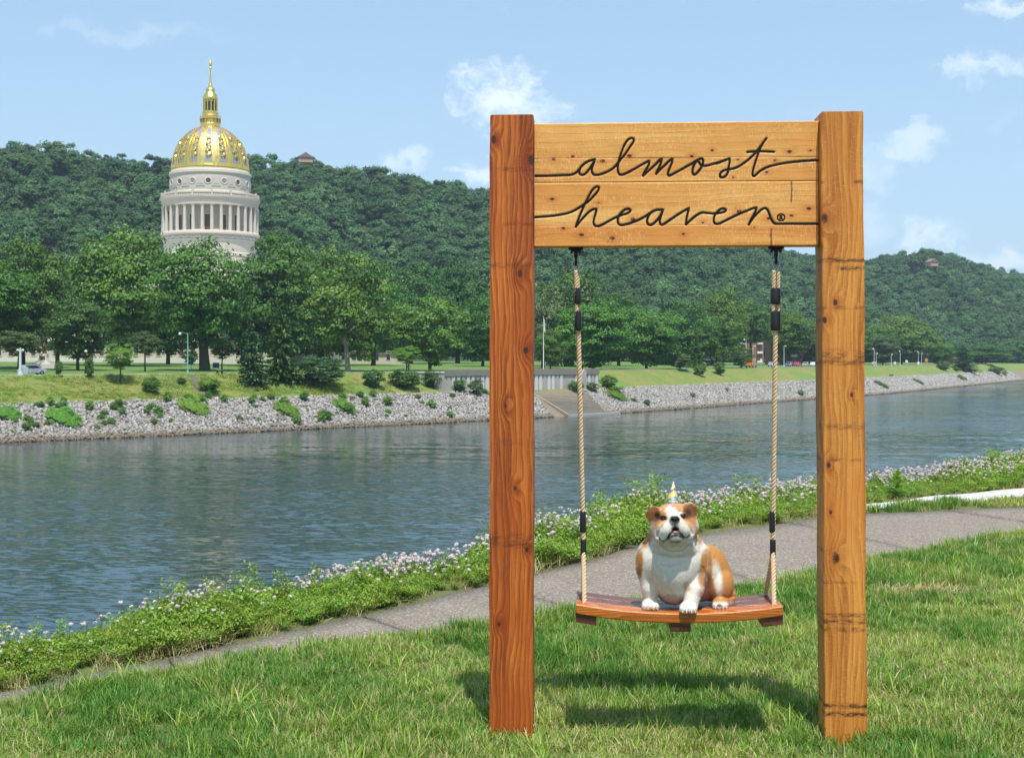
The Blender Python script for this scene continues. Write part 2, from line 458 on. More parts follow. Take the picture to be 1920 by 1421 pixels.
# far footpath (pale line along the top of the bank)
def bank_strip(name, mat, px0, px1, s0, s1, dz, label, cat, h=0.0, n=60):
    co = []; fc = []
    for i in range(n + 1):
        px = px0 + (px1 - px0) * i / n
        for s in (s0, s1):
            q, nn, tt = bank_pt(px, s); z = float(bank_z(s)) + dz
            co.append((q[0], q[1], z))
    for i in range(n): fc.append((2 * i, 2 * i + 2, 2 * i + 3, 2 * i + 1))
    me = fast_mesh(name, co, fc, mat=mat)
    o = link(name, me); md = o.modifiers.new('thick', 'SOLIDIFY'); md.thickness = 0.12; md.offset = 0
    return tag(o, label, cat, kind='structure')
bank_strip('footpath', M_conc, -150, 835, 22.2, 24.6, 0.06, 'pale footpath along the top of the far bank', 'footpath')
bank_strip('road', flat('far_asphalt', (0.20, 0.19, 0.175), 0.9), 1130, 1850, 23.5, 29.5, 0.05, 'riverside road on top of the far bank', 'road')

# riprap rocks
def rock_mesh(i):
    bm = bmesh.new(); bmesh.ops.create_icosphere(bm, subdivisions=1, radius=0.5)
    for v in bm.verts:
        v.co = Vector((v.co.x * random.uniform(0.75, 1.3), v.co.y * random.uniform(0.75, 1.2), v.co.z * random.uniform(0.5, 0.9)))
        v.co *= random.uniform(0.8, 1.15)
    me = bpy.data.meshes.new('riprap_rock'); bm.to_mesh(me); bm.free(); return me
m, t, b, o = new_mat('riprap_stone')
r = t.rnd(); p = t.coord('Object')
c = t.mix(r, (0.17, 0.16, 0.15), (0.43, 0.42, 0.40))
c = t.mix(t.M('MULTIPLY', t.noise(p, 3, 4), 0.5), c, (0.24, 0.21, 0.17))
gz = t.sep(t.n('ShaderNodeNewGeometry').outputs['Position'])[2]
c = t.mix(t.step(gz, WATER_Z + 1.1, WATER_Z + 0.25), c, (0.16, 0.125, 0.085))
t.put(b.inputs['Base Color'], c); b.inputs['Roughness'].default_value = 0.9
rocks = [rock_mesh(i) for i in range(6)]
for r_ in rocks: r_.materials.append(m)
pts = []; sc_ = []
cum = np.concatenate([[0], np.cumsum(np.linalg.norm(np.diff(WLr, axis=0), axis=1))])
i0 = int(np.argmin(np.linalg.norm(WLr - np.array([-125, 150]), axis=1))); i1 = int(np.argmin(np.linalg.norm(WLr - np.array([300, 820]), axis=1)))
tries = 105000
tt = rng.uniform(cum[i0], cum[i1], tries) ; ss = rng.uniform(-0.5, 9.1, tries)
ti = np.searchsorted(cum, tt) - 1; zss = bank_z(ss)
for tv, s, i, zs_ in zip(tt, ss, ti, zss):           # thinned out with distance
    a = (tv - cum[i]) / (cum[i + 1] - cum[i]); q = WLr[i] * (1 - a) + WLr[i + 1] * a + NOR[i] * s
    far = q[1]
    if far > 330 and rng.random() > (330 / far) ** 1.3: continue
    if 262 < q[1] < 330 and abs((q[0] / q[1]) * F + PX0 - (1042 + (9 - s) * 5.0)) < 50: continue     # the stepped landing
    pts.append((q[0], q[1], zs_ + 0.06 + 0.18 * rng.random())); sc_.append((0.30 + 0.50 * rng.random() ** 2.0) * (1 if far < 330 else (far / 330) ** 0.6))
n = len(pts)
scatter('riprap_rubble', pts, rng.uniform(-0.6, 6.3, (n, 3)), np.array(sc_)[:, None] * np.ones((1, 3)), rng.integers(0, 6, n), source_collection('rock_source', rocks),
        'pale grey rock rubble armouring the far riverbank', 'rubble')

# ------------------------------------------------------------------ wooded hills
def ico_cloud_crown(name, n_cl, per, leaf, mat, c0, c1, zs=1.0, seed_r=(0.55, 1.0), cr=(0.26, 0.42), up=0.35):
    """unit crown: radius about 1, from z=0 to z=2*zs; leaves in clumps"""
    d = unit_dirs(n_cl); rr = rng.uniform(seed_r[0], seed_r[1], n_cl) ** 0.6
    cen = d * rr[:, None]; cen[:, 2] = cen[:, 2] * zs
    prof = np.clip(1.0 - 0.28 * np.clip(-d[:, 2], 0, 1), 0.3, 1)
    cen[:, :2] *= prof[:, None]
    R = rng.uniform(cr[0], cr[1], n_cl)
    ld = unit_dirs(n_cl * per); ld[:, 2] = np.abs(ld[:, 2]) * 0.75 + ld[:, 2] * 0.25
    ci = np.repeat(np.arange(n_cl), per)
    pos = cen[ci] + ld * (R[ci] * rng.uniform(0.65, 1.12, len(ci)))[:, None]
    nr = ld * 1.0 + d[ci] * 0.30 + rng.normal(size=ld.shape) * 0.38; nr[:, 2] += up
    pos[:, 2] += zs
    size = leaf * rng.uniform(0.6, 1.35, len(ci))
    co, fc = quads(pos, nr, size, 1.15)
    tone = rng.uniform(0, 1, n_cl)[ci] * 0.55 + rng.uniform(0, 1, len(ci)) * 0.45
    col = np.array(c0)[None] * (1 - tone[:, None]) + np.array(c1)[None] * tone[:, None]
    return fast_mesh(name, co, fc, cols=np.repeat(col, 4, 0), mat=mat)

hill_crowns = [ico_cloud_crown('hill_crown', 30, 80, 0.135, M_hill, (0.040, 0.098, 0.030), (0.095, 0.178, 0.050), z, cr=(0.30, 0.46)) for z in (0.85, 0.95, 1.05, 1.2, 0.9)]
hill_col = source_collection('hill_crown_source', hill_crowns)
SKY_A = [(-900, 330), (-600, 318), (-300, 292), (-100, 272), (0, 266), (60, 268), (130, 272), (170, 281), (210, 288), (250, 295), (300, 297), (400, 300), (480, 292),
         (560, 299), (600, 302), (660, 316), (700, 320), (760, 331), (830, 337), (900, 349), (960, 362), (1050, 380), (1150, 398), (1250, 417), (1350, 440),
         (1450, 466), (1500, 476), (1530, 480), (1600, 500), (1680, 545), (1760, 615), (1800, 655)]
SKY_B = [(1380, 610), (1450, 560), (1520, 515), (1580, 492), (1625, 486), (1660, 478), (1700, 472), (1740, 468), (1775, 476), (1810, 486), (1840, 497), (1880, 508), (1920, 522),
         (1980, 545), (2080, 580), (2200, 620), (2350, 650)]
SKY_C = [(1560, 580), (1650, 545), (1740, 520), (1800, 508), (1850, 500), (1880, 502), (1930, 512), (2050, 520), (2300, 540), (2700, 560), (3100, 600)]
m_under = flat('wood_floor', (0.022, 0.042, 0.016), 0.95, vary=0.4, scale=0.05)
def hill(name, sky, crestD, footD, backD, z_foot, tree_h, npx, nv, label, tscale, dens):
    """a ridge seen along sky, crest at depth crestD(px); ground mesh and scattered crowns"""
    pxs = np.linspace(sky[0][0], sky[-1][0], npx); ys = interp(pxs, sky)
    vv = np.linspace(0, 1, nv); bv = np.linspace(0, 1, 6)[1:]
    co = []
    rough = rng.normal(0, 1, (npx, nv))
    for _ in range(3):
        rough = (rough + np.roll(rough, 1, 0) + np.roll(rough, -1, 0) + np.roll(rough, 1, 1) + np.roll(rough, -1, 1)) / 5
    rows = []
    for i, px in enumerate(pxs):
        Dc, Df = crestD(px), footD(px)
        zc = ZA(ys[i], Dc) - tree_h
        spur = 0.5 + 0.5 * sin(px * 0.021) * cos(px * 0.0083 + 1)
        row = []
        for j, v in enumerate(vv):
            Dd = Df + (Dc - Df) * v
            prof = v ** (0.85 + 0.5 * spur)
            z = z_foot + (zc - z_foot) * prof + rough[i, j] * 7 * v * (1 - v) * 4
            row.append((XA(px, Dd), Dd, z))
        for w in bv:
            Dd = Dc + (backD(px) - Dc) * w
            row.append((XA(px, Dd), Dd, zc + (z_foot - zc) * w ** 1.3))
        rows.append(row)
    k = nv + len(bv)
    co = [c for r in rows for c in r]
    fc = [(i * k + j, (i + 1) * k + j, (i + 1) * k + j + 1, i * k + j + 1) for i in range(npx - 1) for j in range(k - 1)]
    me = fast_mesh(name, co, fc, smooth=True, mat=m_under)
    tag(link(name, me), label + ', the ground below the trees', 'hill', kind='structure')
    # crowns on the front face and a little behind the crest
    G = np.array(rows)                       # npx, k, 3
    pts = []; sc_ = []
    A = 0
    for i in range(npx - 1):
        for j in range(nv + 1):
            a, b_, c_, d_ = G[i, j], G[i + 1, j], G[i, j + 1], G[i + 1, j + 1]
            area = np.linalg.norm(np.cross(b_ - a, c_ - a))
            nn = rng.poisson(area * dens)
            for _ in range(nn):
                u, w = rng.random(2)
                q = a * (1 - u) * (1 - w) + b_ * u * (1 - w) + c_ * (1 - u) * w + d_ * u * w
                s = tscale * (0.55 + 1.05 * rng.random() ** 1.3)
                pts.append(q + np.array([0, 0, tree_h - 2.0 * s * 0.95])); sc_.append((s, s, s * rng.uniform(0.85, 1.1)))
    n = len(pts)
    rot = np.zeros((n, 3)); rot[:, 2] = rng.uniform(0, 6.28, n); rot[:, :2] = rng.normal(0, 0.12, (n, 2))
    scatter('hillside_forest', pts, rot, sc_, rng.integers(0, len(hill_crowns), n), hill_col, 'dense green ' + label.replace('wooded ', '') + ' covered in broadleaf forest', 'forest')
    return n
nA = hill('wooded_hill', SKY_A, lambda p: 800 + 0.16 * max(p, 0) + 0.5 * max(p - 1300, 0), lambda p: 500 + 0.10 * max(p, 0) + 0.6 * max(p - 1300, 0), lambda p: 1250 + 0.3 * max(p, 0), 2.0, 13, 90, 16, 'long wooded ridge behind the golden dome', 5.8, 0.0105)
nB = hill('wooded_hill', SKY_B, lambda p: 1330 + 0.15 * (p - 1500), lambda p: 930 + 0.3 * (p - 1500), lambda p: 1900, 2.0, 13, 50, 14, 'rounded wooded hill beyond the river bend', 6.0, 0.0095)
nC = hill('wooded_hill', SKY_C, lambda p: 2500, lambda p: 2000, lambda p: 3000, 2.0, 14, 40, 8, 'distant blue wooded ridge at the far end of the valley', 8.0, 0.005)

# ------------------------------------------------------------------ near bank: lawn, path, weeds
def zp_f(X): 
    u = np.clip((np.asarray(X, float) + 3.2) / 4.6, 0, 1); u = u * u * (3 - 2 * u)
    return -0.34 * (1 - u)
def to_ground(px, py, zf):
    z = 0.0
    for _ in range(12):
        D = F * (EYE - z) / (py - PY0); X = (px - PX0) / F * D; z = float(zf(X))
    return X, D
zero = lambda X: 0.0
NEAR = [to_ground(px, py, zero) for px, py in [(0, 1310), (300, 1260), (600, 1208), (920, 1172), (1080, 1146), (1240, 1122), (1400, 1098), (1540, 1074), (1640, 1047), (1780, 1024), (1920, 999)]]
FAR = [to_ground(px, py, zp_f) for px, py in [(20, 1296), (150, 1264), (300, 1236), (480, 1196), (640, 1162), (780, 1130), (920, 1096), (1010, 1071), (1110, 1049), (1220, 1012), (1440, 984), (1530, 971), (1640, 961), (1780, 956), (1920, 951)]]
NEAR = [(-14, NEAR[0][1] - 0.62 * 11.5), (-6, NEAR[0][1] - 0.68 * 3.5)] + NEAR + [(8, NEAR[-1][1] + 1.6), (14, NEAR[-1][1] + 3.4), (30, NEAR[-1][1] + 6)]
FAR = [(-14, FAR[0][1] - 0.60 * 11), (-6, FAR[0][1] - 0.66 * 3.2)] + FAR + [(8, FAR[-1][1] + 0.9), (14, FAR[-1][1] + 3.2), (30, FAR[-1][1] + 7)]
GRAV1 = [to_ground(px, py, zero) for px, py in [(1560, 962), (1640, 957), (1700, 952), (1760, 947), (1840, 943), (1920, 938)]]
GRAV2 = [to_ground(px, py, zero) for px, py in [(1560, 958), (1640, 947), (1700, 940), (1760, 932), (1840, 926), (1920, 917)]]
GRAV1 += [(9, GRAV1[-1][1] + 1.2), (15, GRAV1[-1][1] + 4)]; GRAV2 += [(9, GRAV2[-1][1] + 1.6), (15, GRAV2[-1][1] + 5)]
WDEP = [(-14, 0.5), (-4, 0.5), (0, 0.7), (3, 1.0), (8, 1.5), (30, 1.6)]       # depth of the level verge
def y_near(X): return interp(X, NEAR)
def y_far(X): return interp(X, FAR)
def y_weed(X):
    X = np.asarray(X, float)
    return np.where(X > 3.6, np.maximum(interp(X, GRAV2), y_far(X)), y_far(X))
def near_z(X, Y):
    X = np.asarray(X, float); Y = np.asarray(Y, float)
    zp = zp_f(X); yn = y_near(X); yf = y_far(X); yw = y_weed(X)
    lawn = 0.018 * np.sin(X * 1.9 + 0.7) * np.sin(Y * 1.5) + 0.010 * np.sin(X * 4.1) * np.cos(Y * 3.3)
    u = np.clip((Y - (yn - 0.10)) / 0.30, 0, 1); u = u * u * (3 - 2 * u)
    z = lawn * (1 - u) + (zp - 0.045) * u
    w = np.clip((Y - yf + 0.05) / 0.15, 0, 1)
    z = z + w * 0.055
    d = np.clip(Y - (yw + interp(X, WDEP)), 0, None)
    z = z - 0.75 * (np.sqrt(d * d + 0.5) - sqrt(0.5))
    return z
m, t, b, o = new_mat('lawn_soil')
p = t.coord('Object'); n1 = t.noise(p, 2.0, 5); n2 = t.noise(p, 25, 4)
c = t.mix(n1, (0.060, 0.085, 0.020), (0.105, 0.125, 0.035)); c = t.mix(t.M('MULTIPLY', n2, 0.45), c, (0.16, 0.13, 0.07))
t.put(b.inputs['Base Color'], c); b.inputs['Roughness'].default_value = 0.95
t.put(b.inputs['Normal'], t.bump(n2, 0.6, 0.02))
xs = np.concatenate([np.linspace(-60, -9, 18)[:-1], np.arange(-9, 13, 0.14), np.linspace(13, 80, 20)])
ys = np.concatenate([np.linspace(-25, 3, 10)[:-1], np.arange(3, 22, 0.14), np.linspace(22, 70, 36)])
XX, YY = np.meshgrid(xs, ys, indexing='ij'); ZZ = np.maximum(near_z(XX, YY), -13.9)
ny = len(ys); idx = np.arange(XX.size).reshape(XX.shape)
fc = np.stack([idx[:-1, :-1], idx[1:, :-1], idx[1:, 1:], idx[:-1, 1:]], -1).reshape(-1, 4)
me = fast_mesh('lawn_ground', np.stack([XX, YY, ZZ], -1).reshape(-1, 3), fc, smooth=True, mat=m)
tag(link('lawn', me), 'sunlit lawn falling to the riverbank', 'lawn', kind='structure')

# path: worn aggregate slabs with open joints
m, t, b, o = new_mat('aggregate_path')
p = t.coord('Object'); n1 = t.noise(p, 1.6, 5, 0.6); n2 = t.noise(p, 60, 4, 0.7); v = t.voro(p, 85, out='Color')
vx = t.sep(v)[0]
c = t.mix(n1, (0.150, 0.122, 0.092), (0.240, 0.200, 0.155))
c = t.mix(t.step(vx, 0.80, 0.95), c, (0.36, 0.33, 0.29)); c = t.mix(t.step(vx, 0.22, 0.08), c, (0.065, 0.058, 0.05))
c = t.mix(t.M('MULTIPLY', t.step(t.noise(p, 0.9, 6, 0.7), 0.56, 0.75), 0.5), c, (0.085, 0.074, 0.062))
c = t.mix(t.M('MULTIPLY', n2, 0.25), c, (0.22, 0.19, 0.155))
t.put(b.inputs['Base Color'], c); b.inputs['Roughness'].default_value = 0.9
t.put(b.inputs['Normal'], t.bump(t.M('ADD', n2, vx), 0.5, 0.006))
M_path = m
bounds = [-14, -9, -6.2, -3.6, -1.55, -0.35, 0.55, 1.9, 3.6, 5.6, 8.2, 12, 17, 30]
path = empty('path'); tag(path, kind='structure')
path['label'] = 'worn aggregate footpath between lawn and weeds'; path['category'] = 'path'
def strip_piece(x0, x1, y0f, y1f, dz, n=8, thick=0.05, skew=0.0, mat=M_path, wobble=0.03):
    co = []; nj = 5
    for i in range(n + 1):
        for j in range(nj + 1):
            v = j / nj
            X = x0 + (x1 - x0) * i / n - skew * v
            Y = float(y0f(X)) * (1 - v) + float(y1f(X)) * v
            if j in (0, nj): Y += wobble * sin(X * 7.3 + j) + wobble * 0.6 * sin(X * 17 + 2 * j)
            co.append((X, Y, float(zp_f(X)) + dz))
    k = nj + 1
    fc = [(i * k + j, (i + 1) * k + j, (i + 1) * k + j + 1, i * k + j + 1) for i in range(n) for j in range(nj)]
    return fast_mesh('slab', co, fc, mat=mat)
for i in range(len(bounds) - 1):
    me = strip_piece(bounds[i] + 0.012, bounds[i + 1] - 0.012, lambda X: y_near(X) - 0.06, y_far, random.uniform(-0.004, 0.004), 14, skew=0.75)
    so = link('slab', me, parent=path); md = so.modifiers.new('thick', 'SOLIDIFY'); md.thickness = 0.05; md.offset = -1
# white gravel strip on the right
m, t, b, o = new_mat('white_gravel')
p = t.coord('Object'); v = t.voro(p, 38, out='Color'); n1 = t.noise(p, 1.5, 4)
c = t.mix(t.sep(v)[0], (0.36, 0.35, 0.32), (0.66, 0.65, 0.62)); c = t.mix(t.M('MULTIPLY', t.step(n1, 0.5, 0.8), 0.5), c, (0.22, 0.19, 0.14))
t.put(b.inputs['Base Color'], c); b.inputs['Roughness'].default_value = 0.9
t.put(b.inputs['Normal'], t.bump(t.voro(p, 38), 0.8, 0.02))
co = []; n = 40
for i in range(n + 1):
    X = 3.55 + (15 - 3.55) * (i / n) ** 1.4
    a, b_ = float(interp(X, GRAV1)), float(interp(X, GRAV2))
    for v in (0, 0.5, 1):
        Y = a + (b_ - a) * v + 0.05 * sin(X * 6 + v * 9); co.append((X, Y, float(near_z(X, Y)) + 0.012))
fc = [(3 * i + j, 3 * i + 3 + j, 3 * i + 4 + j, 3 * i + 1 + j) for i in range(n) for j in range(2)]
tag(link('gravel_strip', fast_mesh('gravel_strip', co, fc, mat=m)), 'white gravel strip beside the weeds beyond the footpath', 'gravel', kind='stuff')

# ---- grass blades
def grass_mesh(nb, rad, h0, h1, wid, lean, mat, dry=0.15, dense=0.5, tone=1.0):
    bx = rng.normal(0, rad * 0.5, nb); by = rng.normal(0, rad * 0.5, nb)
    az = rng.uniform(0, 2 * pi, nb); H = rng.uniform(h0, h1, nb); Ln = np.abs(rng.normal(0, lean, nb)) + 0.12
    side = np.stack([-np.sin(az), np.cos(az), 0 * az], 1); fw = np.stack([np.cos(az), np.sin(az), 0 * az], 1)
    base = np.stack([bx, by, 0 * bx], 1); wv = wid * rng.uniform(0.7, 1.4, nb)
    co = []
    for s, wm in ((0, 1.0), (0.45, 0.85), (0.8, 0.5), (1.0, 0.06)):
        c = base + fw * (Ln * H * s ** 1.8)[:, None] + np.array([0, 0, 1])[None] * (H * s * (1 - 0.22 * Ln * s))[:, None]
        co.append(c - side * (wv * wm * 0.5)[:, None]); co.append(c + side * (wv * wm * 0.5)[:, None])
    co = np.stack(co, 1)                           # nb, 8, 3
    fc = []
    for q in ((0, 1, 3, 2), (2, 3, 5, 4), (4, 5, 7, 6)): fc.append(np.arange(nb)[:, None] * 8 + np.array(q)[None])
    fc = np.concatenate(fc, 0)
    t_ = rng.uniform(0, 1, (nb, 1)); isdry = rng.random((nb, 1)) < dry
    c = np.array([[0.150, 0.250, 0.026]]) * (1 - t_) + np.array([[0.370, 0.490, 0.095]]) * t_
    c = c * tone * np.array([[tone, 1.0, 1.0]])
    c = np.where(isdry, np.array([[0.52, 0.46, 0.24]]) * (0.6 + 0.5 * t_), c)
    return fast_mesh('grass_tuft', co.reshape(-1, 3), fc, cols=np.repeat(c, 8, 0), mat=mat)
M_grass = leaf_mat('grass_blade', (1, 1, 1), 0.35, 0.5, 0.35)
tufts = [grass_mesh(56, 0.075, 0.040, 0.075, 0.0042, 0.6, M_grass, d, tone=q) for d, q in ((0.06, 0.66), (0.18, 0.84), (0.42, 0.98), (0.65, 0.95))] + \
        [grass_mesh(26, 0.06, 0.06, 0.12, 0.0052, 0.6, M_grass, 0.15), grass_mesh(36, 0.07, 0.05, 0.09, 0.0055, 0.8, M_grass, 0.85)]
tuft_col = source_collection('grass_source', tufts)
N0 = 62000
gx = rng.uniform(-5.5, 10.0, N0); gy = rng.uniform(4.4, 19.5, N0)
keep = (np.abs(gx) < gy * 0.40 + 1.1)
edge = y_near(gx) + rng.normal(0, 0.05, N0)
on_lawn = gy < edge
strip = (gx > 3.9) & (gy > y_far(gx) + 0.05) & (gy < interp(gx, GRAV1) - 0.03)
keep &= (on_lawn | strip)
keep &= rng.random(N0) < np.clip(1.25 - 0.052 * gy, 0.32, 1.0)
gx, gy = gx[keep], gy[keep]; n = len(gx)
patch = np.sin(gx * 1.7 + 1) * np.sin(gy * 1.3 + gx * 0.6) + 0.6 * np.sin(gx * 4.3 + gy * 2.9) + rng.normal(0, 0.5, n)
gi = np.where(patch > 0.55, 2, np.where(patch < -0.5, 0, 1))
gi = np.where(rng.random(n) < 0.05, 4, gi); gi = np.where(rng.random(n) < 0.035, 3, gi)
dryp = np.exp(-(((gx - 3.0) / 0.42) ** 2 + ((gy - 10.05) / 0.16) ** 2)) > 0.35 * rng.uniform(0.6, 1.6, n)
gi = np.where(dryp, 5, gi)
big = np.clip(1.0 + 0.030 * (gy - 6), 0.95, 1.35)
tallp = 1.0 + 0.22 * np.sin(gx * 2.3 + 0.4) * np.sin(gy * 1.9) + 0.16 * np.sin(gx * 6.1) * np.sin(gy * 5.0)
s = big * rng.uniform(0.75, 1.2, n)
scl = np.stack([s * 1.05, s * 1.05, s * tallp * np.where(dryp, 0.55, 1.0)], 1)
rot = np.zeros((n, 3)); rot[:, 2] = rng.uniform(0, 6.28, n); rot[:, 0] = rng.normal(0, 0.12, n); rot[:, 1] = rng.normal(0.06, 0.12, n)
scatter('lawn_grass', np.stack([gx, gy, near_z(gx, gy) - 0.006], 1), rot, scl, gi, tuft_col, 'short mown green grass with straw-coloured blades on the lawn', 'grass')

# ---- weeds with pale flowers along the path
def vetch_mesh(nstem, H, spread, leaf):
    pos = []; nr = []
    for _ in range(nstem):
        a = rng.uniform(0, 2 * pi); L = rng.uniform(0.5 * spread, spread); h = H * rng.uniform(0.55, 1.0)
        k = 22
        s = np.linspace(0.12, 1, k)
        stem = np.stack([cos(a) * L * s ** 1.4, sin(a) * L * s ** 1.4, h * np.sin(s * pi / 2 * 0.95)], 1)
        for side in (-1, 1):
            q = stem + np.stack([-sin(a) * side * np.ones(k), cos(a) * side * np.ones(k), np.zeros(k)], 1) * rng.uniform(0.012, 0.05, (k, 1)) + rng.normal(0, 0.012, (k, 3))
            pos.append(q); nr.append(rng.normal(0, 0.6, (k, 3)) + np.array([cos(a) * 0.4, sin(a) * 0.4, 0.8]))
    pos = np.concatenate(pos); nr = np.concatenate(nr); n = len(pos)
    co, fc = quads(pos, nr, leaf * rng.uniform(0.7, 1.4, n), 1.5)
    tone = rng.uniform(0, 1, (n, 1)) * 0.6 + 0.4 * np.clip(pos[:, 2:3] / H, 0, 1)
    c = np.array([[0.095, 0.190, 0.024]]) * (1 - tone) + np.array([[0.290, 0.430, 0.066]]) * tone
    return fast_mesh('vetch_clump', co, fc, cols=np.repeat(c, 4, 0), mat=M_grass)
vetch = [vetch_mesh(16, 0.20, 0.20, 0.0145) for _ in range(4)] + [vetch_mesh(9, 0.36, 0.08, 0.015)] + [grass_mesh(40, 0.12, 0.10, 0.27, 0.0055, 0.5, M_grass, 0.12)] + [grass_mesh(34, 0.14, 0.08, 0.2, 0.006, 0.9, M_grass, 0.9)]
vcol = source_collection('vetch_source', vetch)
N0 = 11000
wx = rng.uniform(-7.5, 13, N0); wd = rng.uniform(0, 1, N0) * (interp(wx, WDEP) + 0.9)
wy = y_weed(wx) + 0.10 + wd
keep = (wx < wy * 0.42 + 1.2) & (wx > -wy * 0.42 - 1.2) & (wy > 5)
keep &= rng.random(N0) < np.clip(1.15 - 0.03 * wy, 0.4, 1)
wx, wy, wd = wx[keep], wy[keep], wd[keep]; n = len(wx)
env = 0.62 + 0.42 * np.clip(wd / 0.9, 0, 1); env *= 1 + 0.20 * np.sin(wx * 2.1) + 0.14 * np.sin(wx * 5.3 + 1)
env *= np.interp(wx, [-4, -1, 1, 3, 3.7, 4.4, 6.0, 7.5], [0.95, 1.0, 1.12, 1.05, 0.75, 0.72, 0.85, 1.15])
vi = rng.integers(0, 4, n); vi = np.where(rng.random(n) < 0.06, 4, vi); vi = np.where(rng.random(n) < 0.26, 5, vi)
vi = np.where((wd < 0.20) & (rng.random(n) < 0.5), 6, vi)
s = env * rng.uniform(0.75, 1.2, n)
rot = np.zeros((n, 3)); rot[:, 2] = rng.uniform(0, 6.28, n); rot[:, :2] = rng.normal(0, 0.15, (n, 2))
scatter('riverside_weeds', np.stack([wx, wy, near_z(wx, wy) - 0.01], 1), rot, np.stack([s, s, s], 1), vi, vcol, 'tangled green weeds along the riverside edge of the path', 'weeds')
# flower heads
def flower_mesh(k):
    H = rng.uniform(0.06, 0.1); pos = []; nr = []
    d = unit_dirs(26); d[:, 2] = np.abs(d[:, 2])
    co, fc = quads(d * np.array([0.017, 0.017, 0.011]) + np.array([0, 0, H]), d, 0.012, 1.2)
    c = np.tile(np.array([[0.74, 0.66, 0.72]]), (len(co), 1)) * rng.uniform(0.8, 1.1, (len(co), 1))
    c[rng.random(len(co)) < 0.3] *= np.array([0.92, 0.74, 0.95])
    st = np.array([(-0.0015, 0, -0.12), (0.0015, 0, -0.12), (0.001, 0, H), (-0.001, 0, H), (0, -0.0015, -0.12), (0, 0.0015, -0.12), (0, 0.001, H), (0, -0.001, H)])
    co2 = np.concatenate([co, st]); fc2 = np.concatenate([fc, np.array([[0, 1, 2, 3], [4, 5, 6, 7]]) + len(co)])
    c2 = np.concatenate([c, np.tile(np.array([[0.10, 0.20, 0.04]]), (8, 1))])
    return fast_mesh('flower_head', co2, fc2, cols=c2, mat=M_grass)
fcol = source_collection('flower_source', [flower_mesh(k) for k in range(4)])
N0 = 7000
fx = rng.uniform(-6, 12, N0); fd = 0.12 + (interp(fx, WDEP) + 0.2) * rng.random(N0) ** 0.8; fy = y_weed(fx) + 0.1 + fd
keep = (np.abs(fx) < fy * 0.42 + 1.0) & (rng.random(N0) < np.clip(0.25 + 0.5 * np.sin(fx * 1.3) * np.sin(fx * 3.1 + fd * 2) + 0.35 * (fd > 0.6), 0.08, 1))
fx, fy, fd = fx[keep], fy[keep], fd[keep]; n = len(fx)
env = 0.62 + 0.42 * np.clip(fd / 0.9, 0, 1); env *= 1 + 0.20 * np.sin(fx * 2.1) + 0.14 * np.sin(fx * 5.3 + 1)
env *= np.interp(fx, [-4, -1, 1, 3, 3.7, 4.4, 6.0, 7.5], [0.95, 1.0, 1.12, 1.05, 0.75, 0.72, 0.85, 1.15])
fz = near_z(fx, fy) + 0.19 * env + rng.uniform(-0.05, 0.07, n)
rot = np.zeros((n, 3)); rot[:, 2] = rng.uniform(0, 6.28, n); rot[:, :2] = rng.normal(0, 0.25, (n, 2))
s = rng.uniform(0.55, 0.98, n) * np.clip(fy / 9.0, 1, 1.25)
scatter('vetch_flowers', np.stack([fx, fy, fz], 1), rot, np.stack([s, s, s], 1), rng.integers(0, 4, n), fcol, 'small pale pink and white flower heads over the riverside weeds', 'flowers')

# ---- coarse grass on the far slope
fgr = [grass_mesh(40, 0.6, 0.16, 0.40, 0.045, 0.8, M_grass, d) for d in (0.15, 0.42, 0.75)]
fg_col = source_collection('far_grass_source', fgr)
n = 26000
tv = rng.uniform(cum[i0], cum[i1], n); sv = rng.uniform(9.0, 21.8, n)
ii = np.clip(np.searchsorted(cum, tv) - 1, 0, len(WLr) - 2); aa = ((tv - cum[ii]) / (cum[ii + 1] - cum[ii]))[:, None]
qq = WLr[ii] * (1 - aa) + WLr[ii + 1] * aa + NOR[ii] * sv[:, None]
keep = (rng.random(n) < np.clip((260 / qq[:, 1]) ** 1.2, 0.25, 1)) & (qq[:, 1] < 268 + rng.normal(0, 6, n)); qq, sv = qq[keep], sv[keep]; n = len(qq)
zz = bank_z(sv)
dryn = np.sin(qq[:, 0] * 0.11) * np.sin(qq[:, 1] * 0.09 + 1) + 0.5 * np.sin(qq[:, 0] * 0.37 + qq[:, 1] * 0.23) + rng.normal(0, 0.5, n)
gi = np.where(dryn > 0.75, 2, np.where(dryn > 0.1, 1, 0)); s = rng.uniform(0.7, 1.5, n) * np.clip((qq[:, 1] / 260) ** 0.8, 0.9, 2.2)
rot = np.zeros((n, 3)); rot[:, 2] = rng.uniform(0, 6.28, n)
scatter('slope_grass', np.stack([qq[:, 0], qq[:, 1], zz - 0.05], 1), rot, np.stack([s, s, s * rng.uniform(0.6, 1.1, n)], 1), gi, fg_col, 'rough green and straw-coloured grass on the far bank slope', 'grass')

